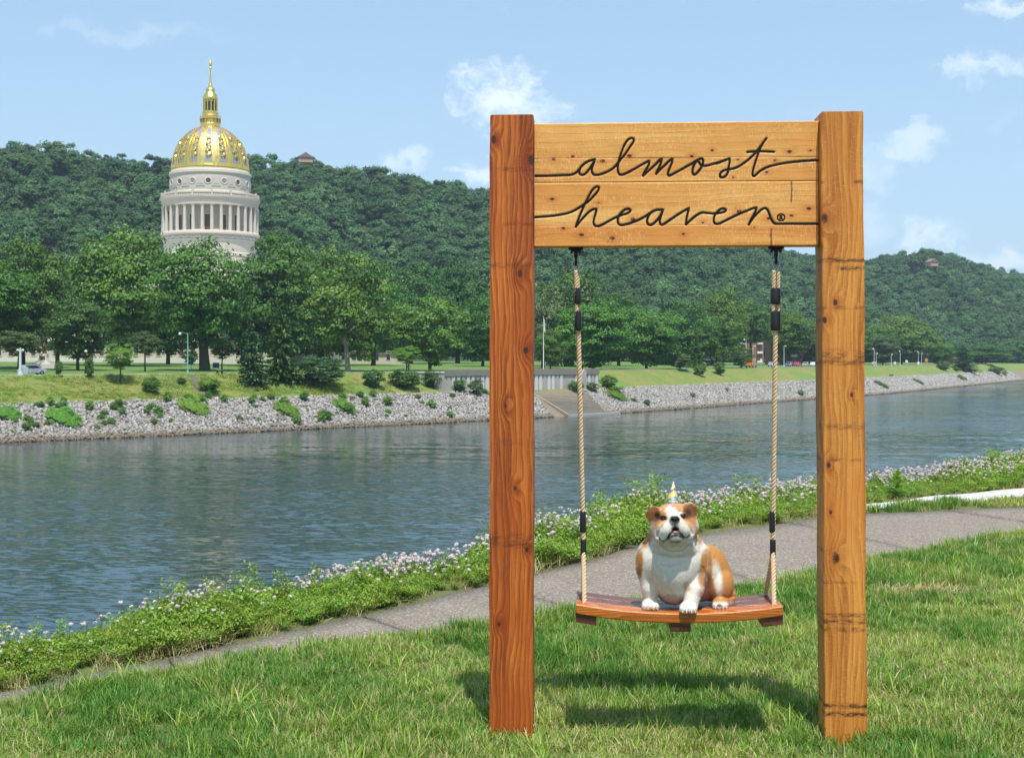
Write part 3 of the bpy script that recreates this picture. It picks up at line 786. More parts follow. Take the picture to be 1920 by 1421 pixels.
# ================================================================== SWING FRAME WITH CARVED SIGN
def wood_mat(name, axis, light, dark, tintc, knots=(), marks=(), ring=70.0, gloss=0.32, seed=0.0, face=-1, streaks=(), rw_amt=0.26, fleck=0.22):
    """axis: local axis of the grain. u along the grain, v across the front face, w depth"""
    m, t, b, o = new_mat(name)
    x, y, z = t.sep(t.coord('Object'))
    u, v = (z, x) if axis == 'Z' else (x, z)
    w = y
    base = t.xyz(u, v, w)
    low = t.noise(t.V('ADD', t.V('MULTIPLY', base, (0.9, 3.0, 3.0)), (seed, seed * 1.7, 0)), 1.0, 3, 0.5)
    mid = t.noise(t.V('ADD', t.V('MULTIPLY', base, (2.5, 22.0, 22.0)), (seed * 2, 0, seed)), 1.0, 4, 0.55)
    fine = t.noise(t.V('MULTIPLY', base, (9.0, 260.0, 200.0)), 1.0, 4, 0.6)
    fibre = t.noise(t.V('MULTIPLY', base, (60.0, 420.0, 300.0)), 1.0, 2, 0.6)
    push = t.M('MULTIPLY', t.M('SUBTRACT', low, 0.5), 0.20)
    vv = t.M('ADD', v, push)
    core = 0.0; halo = 0.0
    for (ku, kv, kr) in knots:
        d = t.V('LENGTH', t.V('MULTIPLY', t.V('SUBTRACT', t.xyz(u, v, 0.0), (ku, kv, 0.0)), (0.62, 1.0, 1.0)))
        g = t.step(d, kr * 4.2, 0.0)
        vv = t.M('ADD', vv, t.M('MULTIPLY', g, kr * 2.6))
        core = t.M('MAXIMUM', core, t.step(t.M('ADD', d, t.M('MULTIPLY', t.M('SUBTRACT', mid, 0.5), kr * 1.2)), kr * 1.0, kr * 0.45))
        halo = t.M('MAXIMUM', halo, t.step(d, kr * 3.4, kr * 0.6))
    rw = t.M('ADD', t.M('MULTIPLY', vv, ring), t.M('MULTIPLY', mid, 1.6))
    saw = t.M('FRACT', rw)
    rings = t.M('MULTIPLY', saw, t.step(saw, 1.0, 0.86))
    strk = t.noise(t.V('ADD', t.V('MULTIPLY', base, (1.1, 34.0, 30.0)), (seed, seed, 2)), 1.0, 5, 0.6)
    band = t.noise(t.V('ADD', t.V('MULTIPLY', t.xyz(u, vv, w), (0.55, 11.0, 9.0)), (seed * 5, 3, seed)), 1.0, 3, 0.5)
    fac = t.M('ADD', t.M('MULTIPLY', rings, rw_amt), t.M('ADD', t.M('MULTIPLY', fine, 0.26), t.M('ADD', t.M('MULTIPLY', band, 0.46), t.M('MULTIPLY', strk, 0.40))))
    c = t.mix(t.step(fac, 0.42 + rw_amt * 0.15, 0.68 + rw_amt * 0.55), light, dark)
    blot = t.step(t.noise(t.V('ADD', t.V('MULTIPLY', base, (2.6, 5.5, 4.0)), (seed * 3 + 4, 1, 0)), 1.0, 4, 0.6), 0.40, 0.68)
    c = t.mix(t.M('MULTIPLY', blot, 0.55), c, tintc)
    c = t.mix(t.M('MULTIPLY', halo, 0.45), c, (dark[0] * 0.85, dark[1] * 0.52, dark[2] * 0.5))
    c = t.mix(core, c, (0.060, 0.020, 0.012))
    for (mu, hw, amt) in marks:                           # dark sawmill burn lines across the grain
        d = t.M('ABSOLUTE', t.M('SUBTRACT', u, t.M('ADD', mu, t.M('MULTIPLY', t.M('SUBTRACT', mid, 0.5), 0.006))))
        k = t.M('MULTIPLY', t.step(d, hw * 2.2, hw * 0.1), t.M('MULTIPLY', t.step(t.noise(t.V('ADD', t.V('MULTIPLY', base, (90.0, 26.0, 20.0)), (mu * 13, mu * 31, 0)), 1.0, 5, 0.7), 0.38, 0.58), t.step(t.noise(t.V('ADD', t.V('MULTIPLY', base, (4.0, 9.0, 5.0)), (mu * 71, 0, 0)), 1.0, 2, 0.5), 0.36, 0.50)))
        c = t.mix(t.M('MULTIPLY', k, amt), c, (0.035, 0.016, 0.009))
    for (su, sv0, sv1, hw) in streaks:                    # pitch streaks running across a plank
        d = t.M('ABSOLUTE', t.M('SUBTRACT', u, t.M('ADD', su, t.M('MULTIPLY', t.M('SUBTRACT', mid, 0.5), 0.01))))
        k = t.M('MULTIPLY', t.step(d, hw, hw * 0.2), t.M('MULTIPLY', t.step(v, sv0, sv0 + 0.02), t.step(v, sv1, sv1 - 0.01)))
        c = t.mix(t.M('MULTIPLY', k, 0.8), c, (0.10, 0.026, 0.010))
    # fine cross-sawn flecks that put a whitish sheen into the colour
    cross = t.noise(t.V('MULTIPLY', base, (240.0, 45.0, 50.0)), 1.0, 3, 0.7)
    c = t.mix(t.M('MULTIPLY', t.step(cross, 0.50, 0.74), t.M('MULTIPLY', t.step(blot, 0.9, 0.1), fleck)), c, tuple(min(1, q * 1.35 + 0.03) for q in light))
    t.put(b.inputs['Base Color'], c)
    t.put(b.inputs['Roughness'], t.step(t.M('ADD', fibre, t.M('MULTIPLY', cross, 0.5)), 0.3, 1.2, gloss - 0.06, gloss + 0.28))
    b.inputs['Specular IOR Level'].default_value = 0.35
    hgt = t.M('ADD', t.M('MULTIPLY', rings, -0.25), t.M('ADD', t.M('MULTIPLY', fibre, 0.5), t.M('MULTIPLY', cross, 0.6)))
    t.put(b.inputs['Normal'], t.bump(hgt, 0.40, 0.0035))
    return m

FR_ROT = radians(-3.2)
FR_LOC = Vector((0.003, 6.16 + 0.095, 0.0))
FRM = Matrix.Translation(FR_LOC) @ Matrix.Rotation(FR_ROT, 4, 'Z'); FRI = FRM.inverted()
def frame_px(px, py, ly):
    """frame-local point with local y = ly seen at photo pixel (px, py)"""
    o_ = FRI @ Vector((0, 0, EYE)); d_ = (FRI.to_3x3() @ Vector(((px - PX0) / F, 1, (PY0 - py) / F)))
    k = (ly - o_.y) / d_.y
    return o_ + d_ * k
frame = empty('swing_arch', FR_LOC, FR_ROT, 'tall cedar swing arch of two square posts with a carved sign beam', 'swing arch')
PH = 0.0955
def post_mesh(name, hw, hd, z0, z1, mat, lean=0.0):
    bm = bmesh.new(); bmesh.ops.create_cube(bm, size=1)
    for v in bm.verts: v.co = Vector((v.co.x * 2 * hw, v.co.y * 2 * hd, z0 + (v.co.z + 0.5) * (z1 - z0)))
    bmesh.ops.subdivide_edges(bm, edges=[e for e in bm.edges if abs(e.verts[0].co.z - e.verts[1].co.z) > 0.5], cuts=40)
    bmesh.ops.bevel(bm, geom=[e for e in bm.edges if e.is_boundary is False and e.calc_face_angle(0) > 1.0], offset=0.0035, segments=2, affect='EDGES')
    for v in bm.verts:
        v.co.x += 0.0016 * sin(v.co.z * 7.1) + 0.0009 * sin(v.co.z * 23 + v.co.y * 40) + lean * (z1 - v.co.z)
        v.co.y += 0.0012 * sin(v.co.z * 5.3 + 1)
    me = bpy.data.meshes.new(name); bm.to_mesh(me); bm.free(); me.materials.append(mat); return me
def lk(px, py, r, x0): q = frame_px(px, py, -PH); return (q.z, q.x - x0, r)
kn = [lk(*k, 0.0) for k in [(974, 513, 0.016), (986, 657, 0.015), (948, 761, 0.012), (995, 300, 0.018), (925, 262, 0.013), (966, 915, 0.012), (988, 1030, 0.010), (935, 1170, 0.011)]]
mk = [(frame_px(960, y, -PH).z, hw, a) for y, hw, a in [(1010, 0.020, 0.55), (498, 0.010, 0.5), (318, 0.008, 0.5), (1022, 0.008, 0.6), (420, 0.008, 0.4), (830, 0.012, 0.25)]]
M_post_l = wood_mat('cedar_red', 'Z', (0.64, 0.185, 0.028), (0.20, 0.036, 0.007), (0.38, 0.074, 0.011), kn, mk, 44, 0.34, 1.3, rw_amt=0.17, fleck=0.12)
RX = 1.447
kn = [lk(*k, RX) for k in [(1549, 410, 0.019), (1569, 567, 0.012), (1549, 600, 0.011), (1556, 872, 0.013), (1571, 1046, 0.020), (1600, 740, 0.009), (1560, 960, 0.009)]]
mk = [(frame_px(1585, y, -PH).z, hw, a) for y, hw, a in [(341, 0.006, 0.75), (488, 0.007, 0.95), (503, 0.007, 0.95), (577, 0.006, 0.5), (668, 0.022, 0.6), (680, 0.008, 0.8), (800, 0.010, 0.55), (862, 0.006, 0.6),
                                                     (1034, 0.006, 0.6), (1153, 0.008, 0.8), (1165, 0.008, 0.9), (1180, 0.008, 0.85), (1323, 0.008, 1.0), (1339, 0.008, 1.0), (1092, 0.005, 0.5)]]
M_post_r = wood_mat('cedar_golden', 'Z', (0.72, 0.310, 0.062), (0.36, 0.112, 0.018), (0.58, 0.200, 0.034), kn, mk, 38, 0.36, 4.1, rw_amt=0.15, fleck=0.30)
lp = link('post', post_mesh('post', PH, PH, -0.25, 2.7515, M_post_l, -0.0009), None, frame); lp['label'] = 'reddish brown post with dark knots'
rp = link('post', post_mesh('post', 0.0905, PH, -0.25, 2.7515, M_post_r, 0.0062), None, frame, loc=(RX - 0.006, 0, 0)); rp['label'] = 'golden orange post with dark saw marks'

# carved lettering, traced as pen strokes
def cr(pts, n=7):
    """Catmull-Rom through the points"""
    p = [np.array(q, float) for q in pts]; p = [2 * p[0] - p[1]] + p + [2 * p[-1] - p[-2]]
    out = []
    for i in range(1, len(p) - 2):
        for k in range(n):
            s = k / n
            out.append(0.5 * ((2 * p[i]) + (-p[i - 1] + p[i + 1]) * s + (2 * p[i - 1] - 5 * p[i] + 4 * p[i + 1] - p[i + 2]) * s * s + (-p[i - 1] + 3 * p[i] - 3 * p[i + 1] + p[i + 2]) * s ** 3))
    out.append(p[-2]); return out
def R(ox, oy, s, pts): return [(ox + x / s, oy + y / s) for x, y in pts]
A1 = lambda *p: R(1000, 240, 10.667, p); A2 = lambda *p: R(1170, 240, 10.667, p); A3 = lambda *p: R(1340, 240, 9.6, p)
H1 = lambda *p: R(1000, 340, 10.667, p); H2 = lambda *p: R(1170, 340, 10.667, p); H3 = lambda *p: R(1340, 340, 9.6, p)
STROKES = {
 'almost': [
  A1((-10, 968), (300, 963), (600, 952), (740, 945), (830, 915), (890, 868), (940, 800), (1000, 735), (1080, 682), (1160, 652), (1228, 636)),
  A1((1228, 636), (1190, 720), (1140, 800), (1080, 880), (1020, 932), (970, 946), (930, 922), (915, 880), (935, 810)),
  A1((1228, 636), (1202, 720), (1175, 800), (1170, 870), (1195, 925), (1240, 946), (1330, 938), (1430, 905), (1530, 855), (1620, 790), (1690, 705), (1750, 630), (1813, 560)) +
  A2((40, 505), (90, 430), (150, 340), (190, 275), (193, 228), (155, 210), (100, 228), (40, 290), (-10, 385), (-50, 490), (-85, 590), (-112, 690), (-123, 780), (-122, 860), (-102, 920), (-63, 945), (0, 930), (100, 885), (230, 815), (350, 745), (450, 690), (503, 668)),
  A2((503, 668), (505, 710), (480, 770), (440, 840), (400, 910), (378, 962)),
  A2((378, 962), (410, 935), (470, 880), (560, 800), (650, 715), (710, 650), (750, 624)),
  A2((750, 624), (745, 680), (700, 800), (660, 875), (640, 925)),
  A2((640, 925), (665, 895), (740, 820), (830, 740), (900, 670), (968, 624)),
  A2((968, 624), (958, 700), (915, 800), (885, 880), (878, 930), (905, 957), (945, 945), (1050, 890), (1160, 830), (1270, 765), (1370, 712), (1450, 662), (1520, 626), (1556, 622), (1580, 650), (1582, 700), (1562, 760), (1530, 820), (1480, 882), (1430, 930), (1400, 936), (1375, 905), (1371, 840), (1390, 770), (1425, 700), (1475, 660)),
  A2((1490, 670), (1515, 720), (1550, 752), (1610, 765), (1680, 755), (1780, 726), (1900, 696)) + A3((30, 648), (110, 615), (200, 580), (266, 556)),
  A3((266, 556), (272, 600), (262, 660), (250, 720), (240, 790), (210, 852), (160, 892), (115, 892), (94, 862), (110, 815), (160, 775), (230, 755), (330, 738), (420, 705), (510, 650), (590, 590), (670, 518), (740, 445), (795, 380), (845, 312), (890, 250), (932, 192)),
  A3((860, 300), (825, 365), (790, 440), (760, 530), (725, 640), (700, 730), (685, 800), (685, 850), (706, 876), (745, 848), (800, 795), (880, 745), (960, 708), (1100, 670), (1300, 632), (1500, 610), (1700, 594), (1880, 586)),
  A3((588, 441), (700, 431), (830, 426), (1070, 438))],
 'heaven': [
  H1((15, 727), (300, 705), (500, 680), (680, 645), (800, 600), (920, 530), (1010, 470), (1100, 408), (1190, 320), (1260, 240), (1305, 170), (1306, 125), (1280, 111), (1230, 132), (1160, 210), (1110, 300), (1060, 400), (1000, 520), (950, 640), (900, 760), (865, 855), (845, 922)),
  H1((845, 922), (885, 868), (940, 800), (1030, 700), (1110, 620), (1180, 575), (1245, 560), (1260, 590), (1237, 670), (1212, 760), (1205, 830), (1225, 882), (1270, 905), (1330, 893), (1420, 850), (1530, 790), (1640, 730), (1720, 695), (1800, 668)) +
  H2((40, 655), (100, 625), (130, 592), (112, 566), (70, 558), (15, 575), (-50, 625), (-100, 690), (-123, 760), (-122, 825), (-98, 865), (-50, 882), (20, 868), (100, 850), (200, 815), (300, 775), (400, 720), (500, 658), (580, 605), (660, 578), (780, 574)),
  H2((780, 574), (735, 675), (680, 760), (610, 832), (545, 876), (495, 870), (465, 825), (465, 760), (490, 700), (525, 645)),
  H2((780, 574), (752, 660), (727, 740), (716, 810), (733, 860), (772, 871), (850, 825), (960, 750), (1080, 670), (1190, 602), (1297, 545)),
  H2((1297, 545), (1285, 600), (1262, 690), (1246, 785), (1238, 872)),
  H2((1238, 872), (1295, 815), (1380, 740), (1470, 672), (1560, 632), (1660, 640), (1780, 650), (1870, 648)) +
  H3((100, 573), (160, 560), (198, 535), (190, 506), (150, 496), (105, 508), (60, 545), (20, 590), (-8, 640), (-16, 700), (-5, 755), (35, 774), (90, 765), (180, 720), (300, 660), (450, 590), (600, 530), (690, 492), (755, 484)),
  H3((755, 484), (738, 530), (700, 610), (652, 700), (612, 785)),
  H3((612, 785), (655, 718), (720, 630), (800, 550), (865, 502), (910, 489), (950, 515), (980, 580), (1010, 660), (1050, 735), (1095, 766), (1200, 768), (1500, 768), (1895, 768))],
 'registered_mark': [
  H3(*[(1197 + 66 * cos(a), 657 + 60 * sin(a)) for a in np.linspace(0, 2 * pi, 13)]),
  H3((1178, 690), (1178, 658), (1178, 626)), H3((1178, 626), (1205, 628), (1216, 641), (1204, 655), (1178, 658)), H3((1196, 658), (1206, 674), (1220, 690))],
}
SIGN_Y = -PH + 0.060
GROOVE = 0.0045
LINES = {}
for word, strokes in STROKES.items():
    LINES[word] = []
    for s in strokes:
        LINES[word].append([(q.x, q.z) for q in (frame_px(x, y, SIGN_Y) for x, y in cr(s, 6))])
segA = []; segB = []; segW = []
for word, ls in LINES.items():
    hw = 0.0030 if word == 'registered_mark' else 0.0054
    for l in ls:
        for a, b_ in zip(l[:-1], l[1:]): segA.append(a); segB.append(b_); segW.append(hw)
segA, segB, segW = np.array(segA), np.array(segB), np.array(segW)
def carve(x, z):
    """carved depth at sign-local points (0..1)"""
    pts = np.stack([x, z], 1); best = np.full(len(x), 1e3)
    for i in range(0, len(pts), 4000):
        p = pts[i:i + 4000, None, :]; d = segB - segA
        tt_ = np.clip(((p - segA) * d).sum(-1) / ((d * d).sum(-1) + 1e-12), 0, 1)
        q = segA + d * tt_[..., None]; dist = np.linalg.norm(p - q, axis=-1) - segW
        best[i:i + 4000] = dist.min(1)
    return best
BX0, BX1 = PH + 0.003, RX - 0.0905 - 0.007
ZB = [frame_px(1004, y, SIGN_Y).z for y in (232, 298, 343.5, 424, 463)]
sign_knots = R(900, 200, 2.5946, [(358, 255), (452, 243), (597, 266), (727, 240), (1030, 242), (1130, 213), (1255, 258), (1435, 262), (1505, 220), (1607, 215), (1395, 320), (1232, 345),
             (350, 450), (405, 592), (494, 625), (643, 640), (745, 548), (1085, 565), (1600, 497), (1515, 530), (1260, 510), (990, 620), (1405, 545), (1333, 590), (575, 470)])
kr_ = [0.008, 0.008, 0.009, 0.009, 0.007, 0.007, 0.006, 0.006, 0.008, 0.005, 0.007, 0.005, 0.008, 0.007, 0.010, 0.011, 0.010, 0.007, 0.009, 0.007, 0.010, 0.006, 0.008, 0.005, 0.006]
SK = [(frame_px(x, y, SIGN_Y), r) for (x, y), r in zip(sign_knots, kr_)]
M_ink = None
m, t, b, o = new_mat('black_groove_paint')
p = t.coord('Object'); n1 = t.noise(p, 160, 4, 0.6)
t.put(b.inputs['Base Color'], t.mix(n1, (0.005, 0.004, 0.004), (0.014, 0.011, 0.009)))
t.put(b.inputs['Roughness'], t.step(n1, 0.3, 0.7, 0.30, 0.65)); b.inputs['Specular IOR Level'].default_value = 0.22; t.put(b.inputs['Normal'], t.bump(n1, 0.6, 0.002))
M_ink = m
tints = [((0.80, 0.43, 0.130), (0.62, 0.270, 0.060), (0.72, 0.34, 0.085)), ((0.80, 0.45, 0.15), (0.62, 0.255, 0.055), (0.70, 0.29, 0.066)),
         ((0.80, 0.44, 0.145), (0.63, 0.265, 0.058), (0.72, 0.32, 0.078)), ((0.76, 0.37, 0.105), (0.57, 0.215, 0.043), (0.68, 0.27, 0.060))]
for i in range(4):
    z1, z0 = ZB[i] - (0.0 if i == 0 else 0.0003), ZB[i + 1] + 0.0003
    if i == 1: z0 += 0.0010
    ks = [(q.x, q.z, r) for q, r in SK if z0 - 0.01 < q.z < z1 + 0.01]
    st = [(frame_px(1484, 360, SIGN_Y).x, frame_px(1484, 384, SIGN_Y).z, z1 + 0.02, 0.006)] if i == 2 else ([(frame_px(1446, 440, SIGN_Y).x, z0 - 0.02, z1 - 0.01, 0.008)] if i == 3 else [])
    mat = wood_mat('cedar_sign_%d' % i, 'X', *tints[i], ks, [], 34, 0.32, 2.2 + i * 3.7, streaks=st, rw_amt=0.06, fleck=0.75)
    nx = int((BX1 - BX0) / 0.0030); nz = max(4, int((z1 - z0) / 0.0030))
    gx_ = np.linspace(BX0, BX1, nx + 1); gz_ = np.linspace(z0, z1, nz + 1)
    X2, Z2 = np.meshgrid(gx_, gz_, indexing='ij')
    cd = carve(X2.ravel(), Z2.ravel()).reshape(X2.shape)
    dep = np.clip(0.5 - cd / 0.0030, 0, 1) * GROOVE
    yoff = [0.0, 0.0005, 0.0004, 0.0][i]
    Y2 = SIGN_Y + yoff + dep + 0.0005 * np.sin(X2 * 9 + i) + 0.0004 * np.sin(X2 * 41 + Z2 * 30)
    ed = np.minimum(Z2 - z0 if i in (1, 3) else 9 + Z2 * 0, z1 - Z2 if i in (0, 2) else 9 + Z2 * 0); Y2 = Y2 + np.clip(0.0030 - ed, 0, 1) * 0.6
    co = np.stack([X2, Y2, Z2], -1).reshape(-1, 3); idx = np.arange(X2.size).reshape(X2.shape)
    fc = np.stack([idx[:-1, :-1], idx[1:, :-1], idx[1:, 1:], idx[:-1, 1:]], -1).reshape(-1, 4)
    ring_ = np.concatenate([idx[:, 0], idx[-1, 1:], idx[-2::-1, -1], idx[0, -2:0:-1]])
    back = co[ring_].copy(); back[:, 1] = 0.055; b0 = len(co); nr_ = len(ring_)
    j = np.arange(nr_); side = np.stack([ring_[j], b0 + j, b0 + (j + 1) % nr_, ring_[(j + 1) % nr_]], 1)
    me = fast_mesh('plank', np.concatenate([co, back]), np.concatenate([fc, side]), mat=mat)
    link('plank', me, None, frame)
    if i in (0, 2):     # closed back board of the pair
        zz0 = ZB[i + 2] + 0.002
        MB().box(BX0 + 0.002, BX1 - 0.002, 0.030, 0.0545, zz0, z1 - 0.002).build('backing_board', M_post_r, frame)
for word, ls in LINES.items():
    hw = 0.0025 if word == 'registered_mark' else 0.0046
    co = []; fc = []; kk = 0
    for li, l in enumerate(ls):
        pts = [np.array(q) for q in l]
        for i, q in enumerate(pts):
            d = pts[min(i + 1, len(pts) - 1)] - pts[max(i - 1, 0)]; d = d / (np.linalg.norm(d) + 1e-9); nn = np.array([-d[1], d[0]])
            q2 = q - d * hw * 0.6 if i == 0 else (q + d * hw * 0.6 if i == len(pts) - 1 else q)
            kk += 1; yb = SIGN_Y + GROOVE - 0.0012 - 0.0013 * ((kk * 0.017) % 1.0)
            for s, dy in ((-1, -0.0014), (-0.4, 0.0), (0.4, 0.0), (1, -0.0014)):
                w_ = q2 + nn * hw * s; xx = min(max(w_[0], BX0 + 0.0005), BX1 - 0.0005)
                co.append((xx, yb + dy, w_[1]))
        b0 = len(co) - 4 * len(pts)
        for i in range(len(pts) - 1):
            for s in range(3): fc.append((b0 + 4 * i + s, b0 + 4 * i + s + 1, b0 + 4 * i + 5 + s, b0 + 4 * i + 4 + s))
    lo = link('carved_lettering', fast_mesh('carved_lettering', co, fc, mat=M_ink), None, frame)
    lo['label'] = {'almost': 'carved black script word almost', 'heaven': 'carved black script word heaven', 'registered_mark': 'small carved registered trademark sign'}[word]
# hanger brackets under the beam
HK = [frame_px(1080, 463, 0.01), frame_px(1455, 460, 0.01)]
for q in HK:
    zt = ZB[4] - 0.0005
    o_ = MB().box(q.x - 0.033, q.x + 0.033, -0.012, 0.032, zt - 0.010, zt, bev=0.002).box(q.x - 0.024, q.x + 0.024, -0.006, 0.026, zt - 0.020, zt - 0.0105, bev=0.002)
    for sx_ in (-0.02, 0.02): o_.cyl(0.006, zt - 0.026, zt - 0.0205, 8, Matrix.Translation((q.x + sx_, 0.01, 0)))
    br = o_.build('hanger_bracket', M_iron, frame)
    e = MB().cyl(0.0085, zt - 0.044, zt - 0.021, 10, Matrix.Translation((q.x, 0.01, 0)))
    e.tube([(q.x, 0.01 + 0.016 * cos(a), zt - 0.058 + 0.018 * sin(a)) for a in np.linspace(0, 2 * pi, 15)[:-1]], 0.0055, 8, closed=True)
    e.build('eye_bolt', M_iron, br, smooth=True)

# ================================================================== SWING
m, t, b, o = new_mat('manila_rope')
p = t.coord('Object'); n1 = t.noise(p, 140, 3, 0.7)
t.put(b.inputs['Base Color'], t.mix(n1, (0.42, 0.27, 0.15), (0.80, 0.60, 0.38))); b.inputs['Roughness'].default_value = 0.85
t.put(b.inputs['Normal'], t.bump(n1, 0.5, 0.002))
M_rope = m
BC = Vector((0.733, 6.224, 0.574))
swing = empty('swing', BC, FR_ROT, 'stained wooden bench swing hanging from two twisted ropes', 'swing')
SWI = (Matrix.Translation(BC) @ Matrix.Rotation(FR_ROT, 4, 'Z')).inverted()
f2s = SWI @ FRM
def sag(x): return 0.036 * (x / 0.44) ** 2
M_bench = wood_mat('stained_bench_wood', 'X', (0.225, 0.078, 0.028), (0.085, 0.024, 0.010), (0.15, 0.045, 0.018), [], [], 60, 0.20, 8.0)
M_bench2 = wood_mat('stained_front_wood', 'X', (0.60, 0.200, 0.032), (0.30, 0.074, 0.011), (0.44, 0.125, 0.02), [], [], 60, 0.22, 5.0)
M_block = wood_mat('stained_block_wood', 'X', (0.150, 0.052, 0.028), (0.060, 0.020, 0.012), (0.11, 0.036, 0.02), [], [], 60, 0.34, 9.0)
ye = [(-0.180, -0.066), (-0.063, 0.057), (0.060, 0.180)]
for pi_, (y0, y1) in enumerate(ye):
    n = 26; co = []; th = 0.042
    bev = 0.004
    prof = [(y0 + bev, 0), (y1 - bev, 0), (y1, -bev), (y1, -th + bev), (y1 - bev, -th), (y0 + bev, -th), (y0, -th + bev), (y0, -bev)]
    for i in range(n + 1):
        x = -0.4445 + 0.889 * i / n
        for (y, z) in prof: co.append((x, y, sag(x) + z))
    k = len(prof); fc = [(i * k + j, (i + 1) * k + j, (i + 1) * k + (j + 1) % k, i * k + (j + 1) % k) for i in range(n) for j in range(k)]
    mb = MB(); mb.add(co, fc + [tuple(range(k)), tuple(n * k + j for j in range(k))])
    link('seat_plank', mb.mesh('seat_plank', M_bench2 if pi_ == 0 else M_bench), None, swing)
for xc in (-0.402, 0.006, 0.402):
    x0, x1 = xc - 0.0455, xc + 0.0455
    mb = MB(); zt0, zt1 = sag(x0) - 0.0425, sag(x1) - 0.0425
    mb.prism([(x0, zt0), (x1, zt1), (x1 - 0.002, zt1 - 0.038), (x0 + 0.002, zt0 - 0.038)], -0.171, 0.171)
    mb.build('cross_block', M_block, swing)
def rope_mesh(path, r, pitch=0.052, strands=3):
    P_ = [Vector(q) for q in path]
    L_ = [0.0]
    for a, b_ in zip(P_[:-1], P_[1:]): L_.append(L_[-1] + (b_ - a).length)
    n = max(8, int(L_[-1] / (pitch / 9)))
    mb = MB(); arr = np.array([tuple(q) for q in P_])
    ss_ = np.linspace(0, L_[-1], n); c = np.stack([np.interp(ss_, L_, arr[:, k]) for k in range(3)], 1)
    tg = np.gradient(c, axis=0); tg /= np.linalg.norm(tg, axis=1, keepdims=True)
    for s in range(strands):
        pts = []
        for i in range(n):
            T = Vector(tg[i]); a = Vector((0, 1, 0)) - T * T.y; a.normalize(); b_ = T.cross(a)
            q = 2 * pi * (ss_[i] / pitch + s / strands)
            pts.append(Vector(c[i]) + (a * cos(q) + b_ * sin(q)) * r * 0.58)
        mb.tube(pts, r * 0.52, 7)
    return mb
def sl(px, py, ly=0.0):
    """swing-local point at photo pixel, on the hanging plane shifted by ly"""
    q = frame_px(px, py, 0.01 + ly); return f2s @ q
def sleeve(px, y0, y1, wx, wy, nm='rope_sleeve', px2=None):
    a = sl(px2 or px, y1); b_ = sl(px, y0)
    mb = MB(); n = 16; co = []; fc = []
    prof = [(0.70, 0.0), (0.92, 0.03), (1.0, 0.10), (1.0, 0.5), (0.97, 0.90), (0.90, 0.97), (0.72, 1.0)]
    for f, s in prof:
        c = a.lerp(b_, s)
        for j in range(n): co.append((c.x + wx * f * cos(2 * pi * j / n), c.y + wy * f * sin(2 * pi * j / n), c.z))
    for i in range(len(prof) - 1):
        for j in range(n): fc.append((i * n + j, i * n + (j + 1) % n, (i + 1) * n + (j + 1) % n, (i + 1) * n + j))
    fc += [tuple(range(n))[::-1], tuple((len(prof) - 1) * n + j for j in range(n))]
    mb.add(co, fc); return mb.build(nm, M_black, swing, smooth=True)
RR = 0.0105
for side, (xt, xm, xb, w1, w2) in enumerate([(1081, 1084, 1094, 0.0165, 0.0235), (1455, 1454, 1449, 0.0225, 0.0195)]):
    top = sl(xt, 508); mid = sl(xm, 600); low = sl(xb, 1026)
    rope_mesh([mid, low], RR).build('rope', M_rope, swing, smooth=True)
    ox, oy = (0.004, 0.010) if side == 0 else (0.0105, 0.004)
    lp_ = []
    for a in np.linspace(0, 1, 10):                       # the doubled eye at the carabiner
        lp_.append(sl(xm, 610).lerp(top, a) + Vector((-ox, -oy, 0)))
    rope_mesh(lp_, RR * 0.82, 0.045).build('rope', M_rope, swing, smooth=True)
    rope_mesh([q + Vector((2 * ox, 2 * oy, -0.006)) for q in lp_], RR * 0.82, 0.045).build('rope', M_rope, swing, smooth=True)
    sleeve(xt + (2 if side == 0 else -1), 540, 571, w1, w2); sleeve(xm, 583, 620, w1, w2)
    sleeve(xb - 1, 958, 998, 0.0135, 0.0135); sleeve(xb, 1010, 1044, 0.0132, 0.0132)
    sx_ = -0.412 if side == 0 else 0.412
    j = sl(xb, 1036)
    for yy in (-0.128, 0.128):
        rope_mesh([j + Vector((0, 0.004 * (1 if yy > 0 else -1), 0)), (sx_ + (0.002 if yy < 0 else -0.004), yy, sag(sx_) - 0.002)], RR * 0.95).build('rope', M_rope, swing, smooth=True)
        MB().lathe([(0.006, -0.043), (0.016, -0.047), (0.017, -0.056), (0.009, -0.066)], 10, Matrix.Translation((sx_, yy, sag(sx_)))).build('rope_knot', M_rope, swing, smooth=True)
    hq = f2s @ HK[side]; zt = (f2s @ Vector((HK[side].x, 0.01, ZB[4]))).z - 0.066
    cb = []
    for a in np.linspace(0, 2 * pi, 25)[:-1]:
        w_ = 0.011 + 0.006 * sin(a)
        cb.append((hq.x * 0.5 + top.x * 0.5 + w_ * 1.25 * cos(a), hq.y, (zt + top.z) / 2 - 0.002 + (zt - top.z + 0.016) / 2 * sin(a)))
    MB().tube(cb, 0.0036, 8, closed=True).build('carabiner', M_steel, swing, smooth=True)

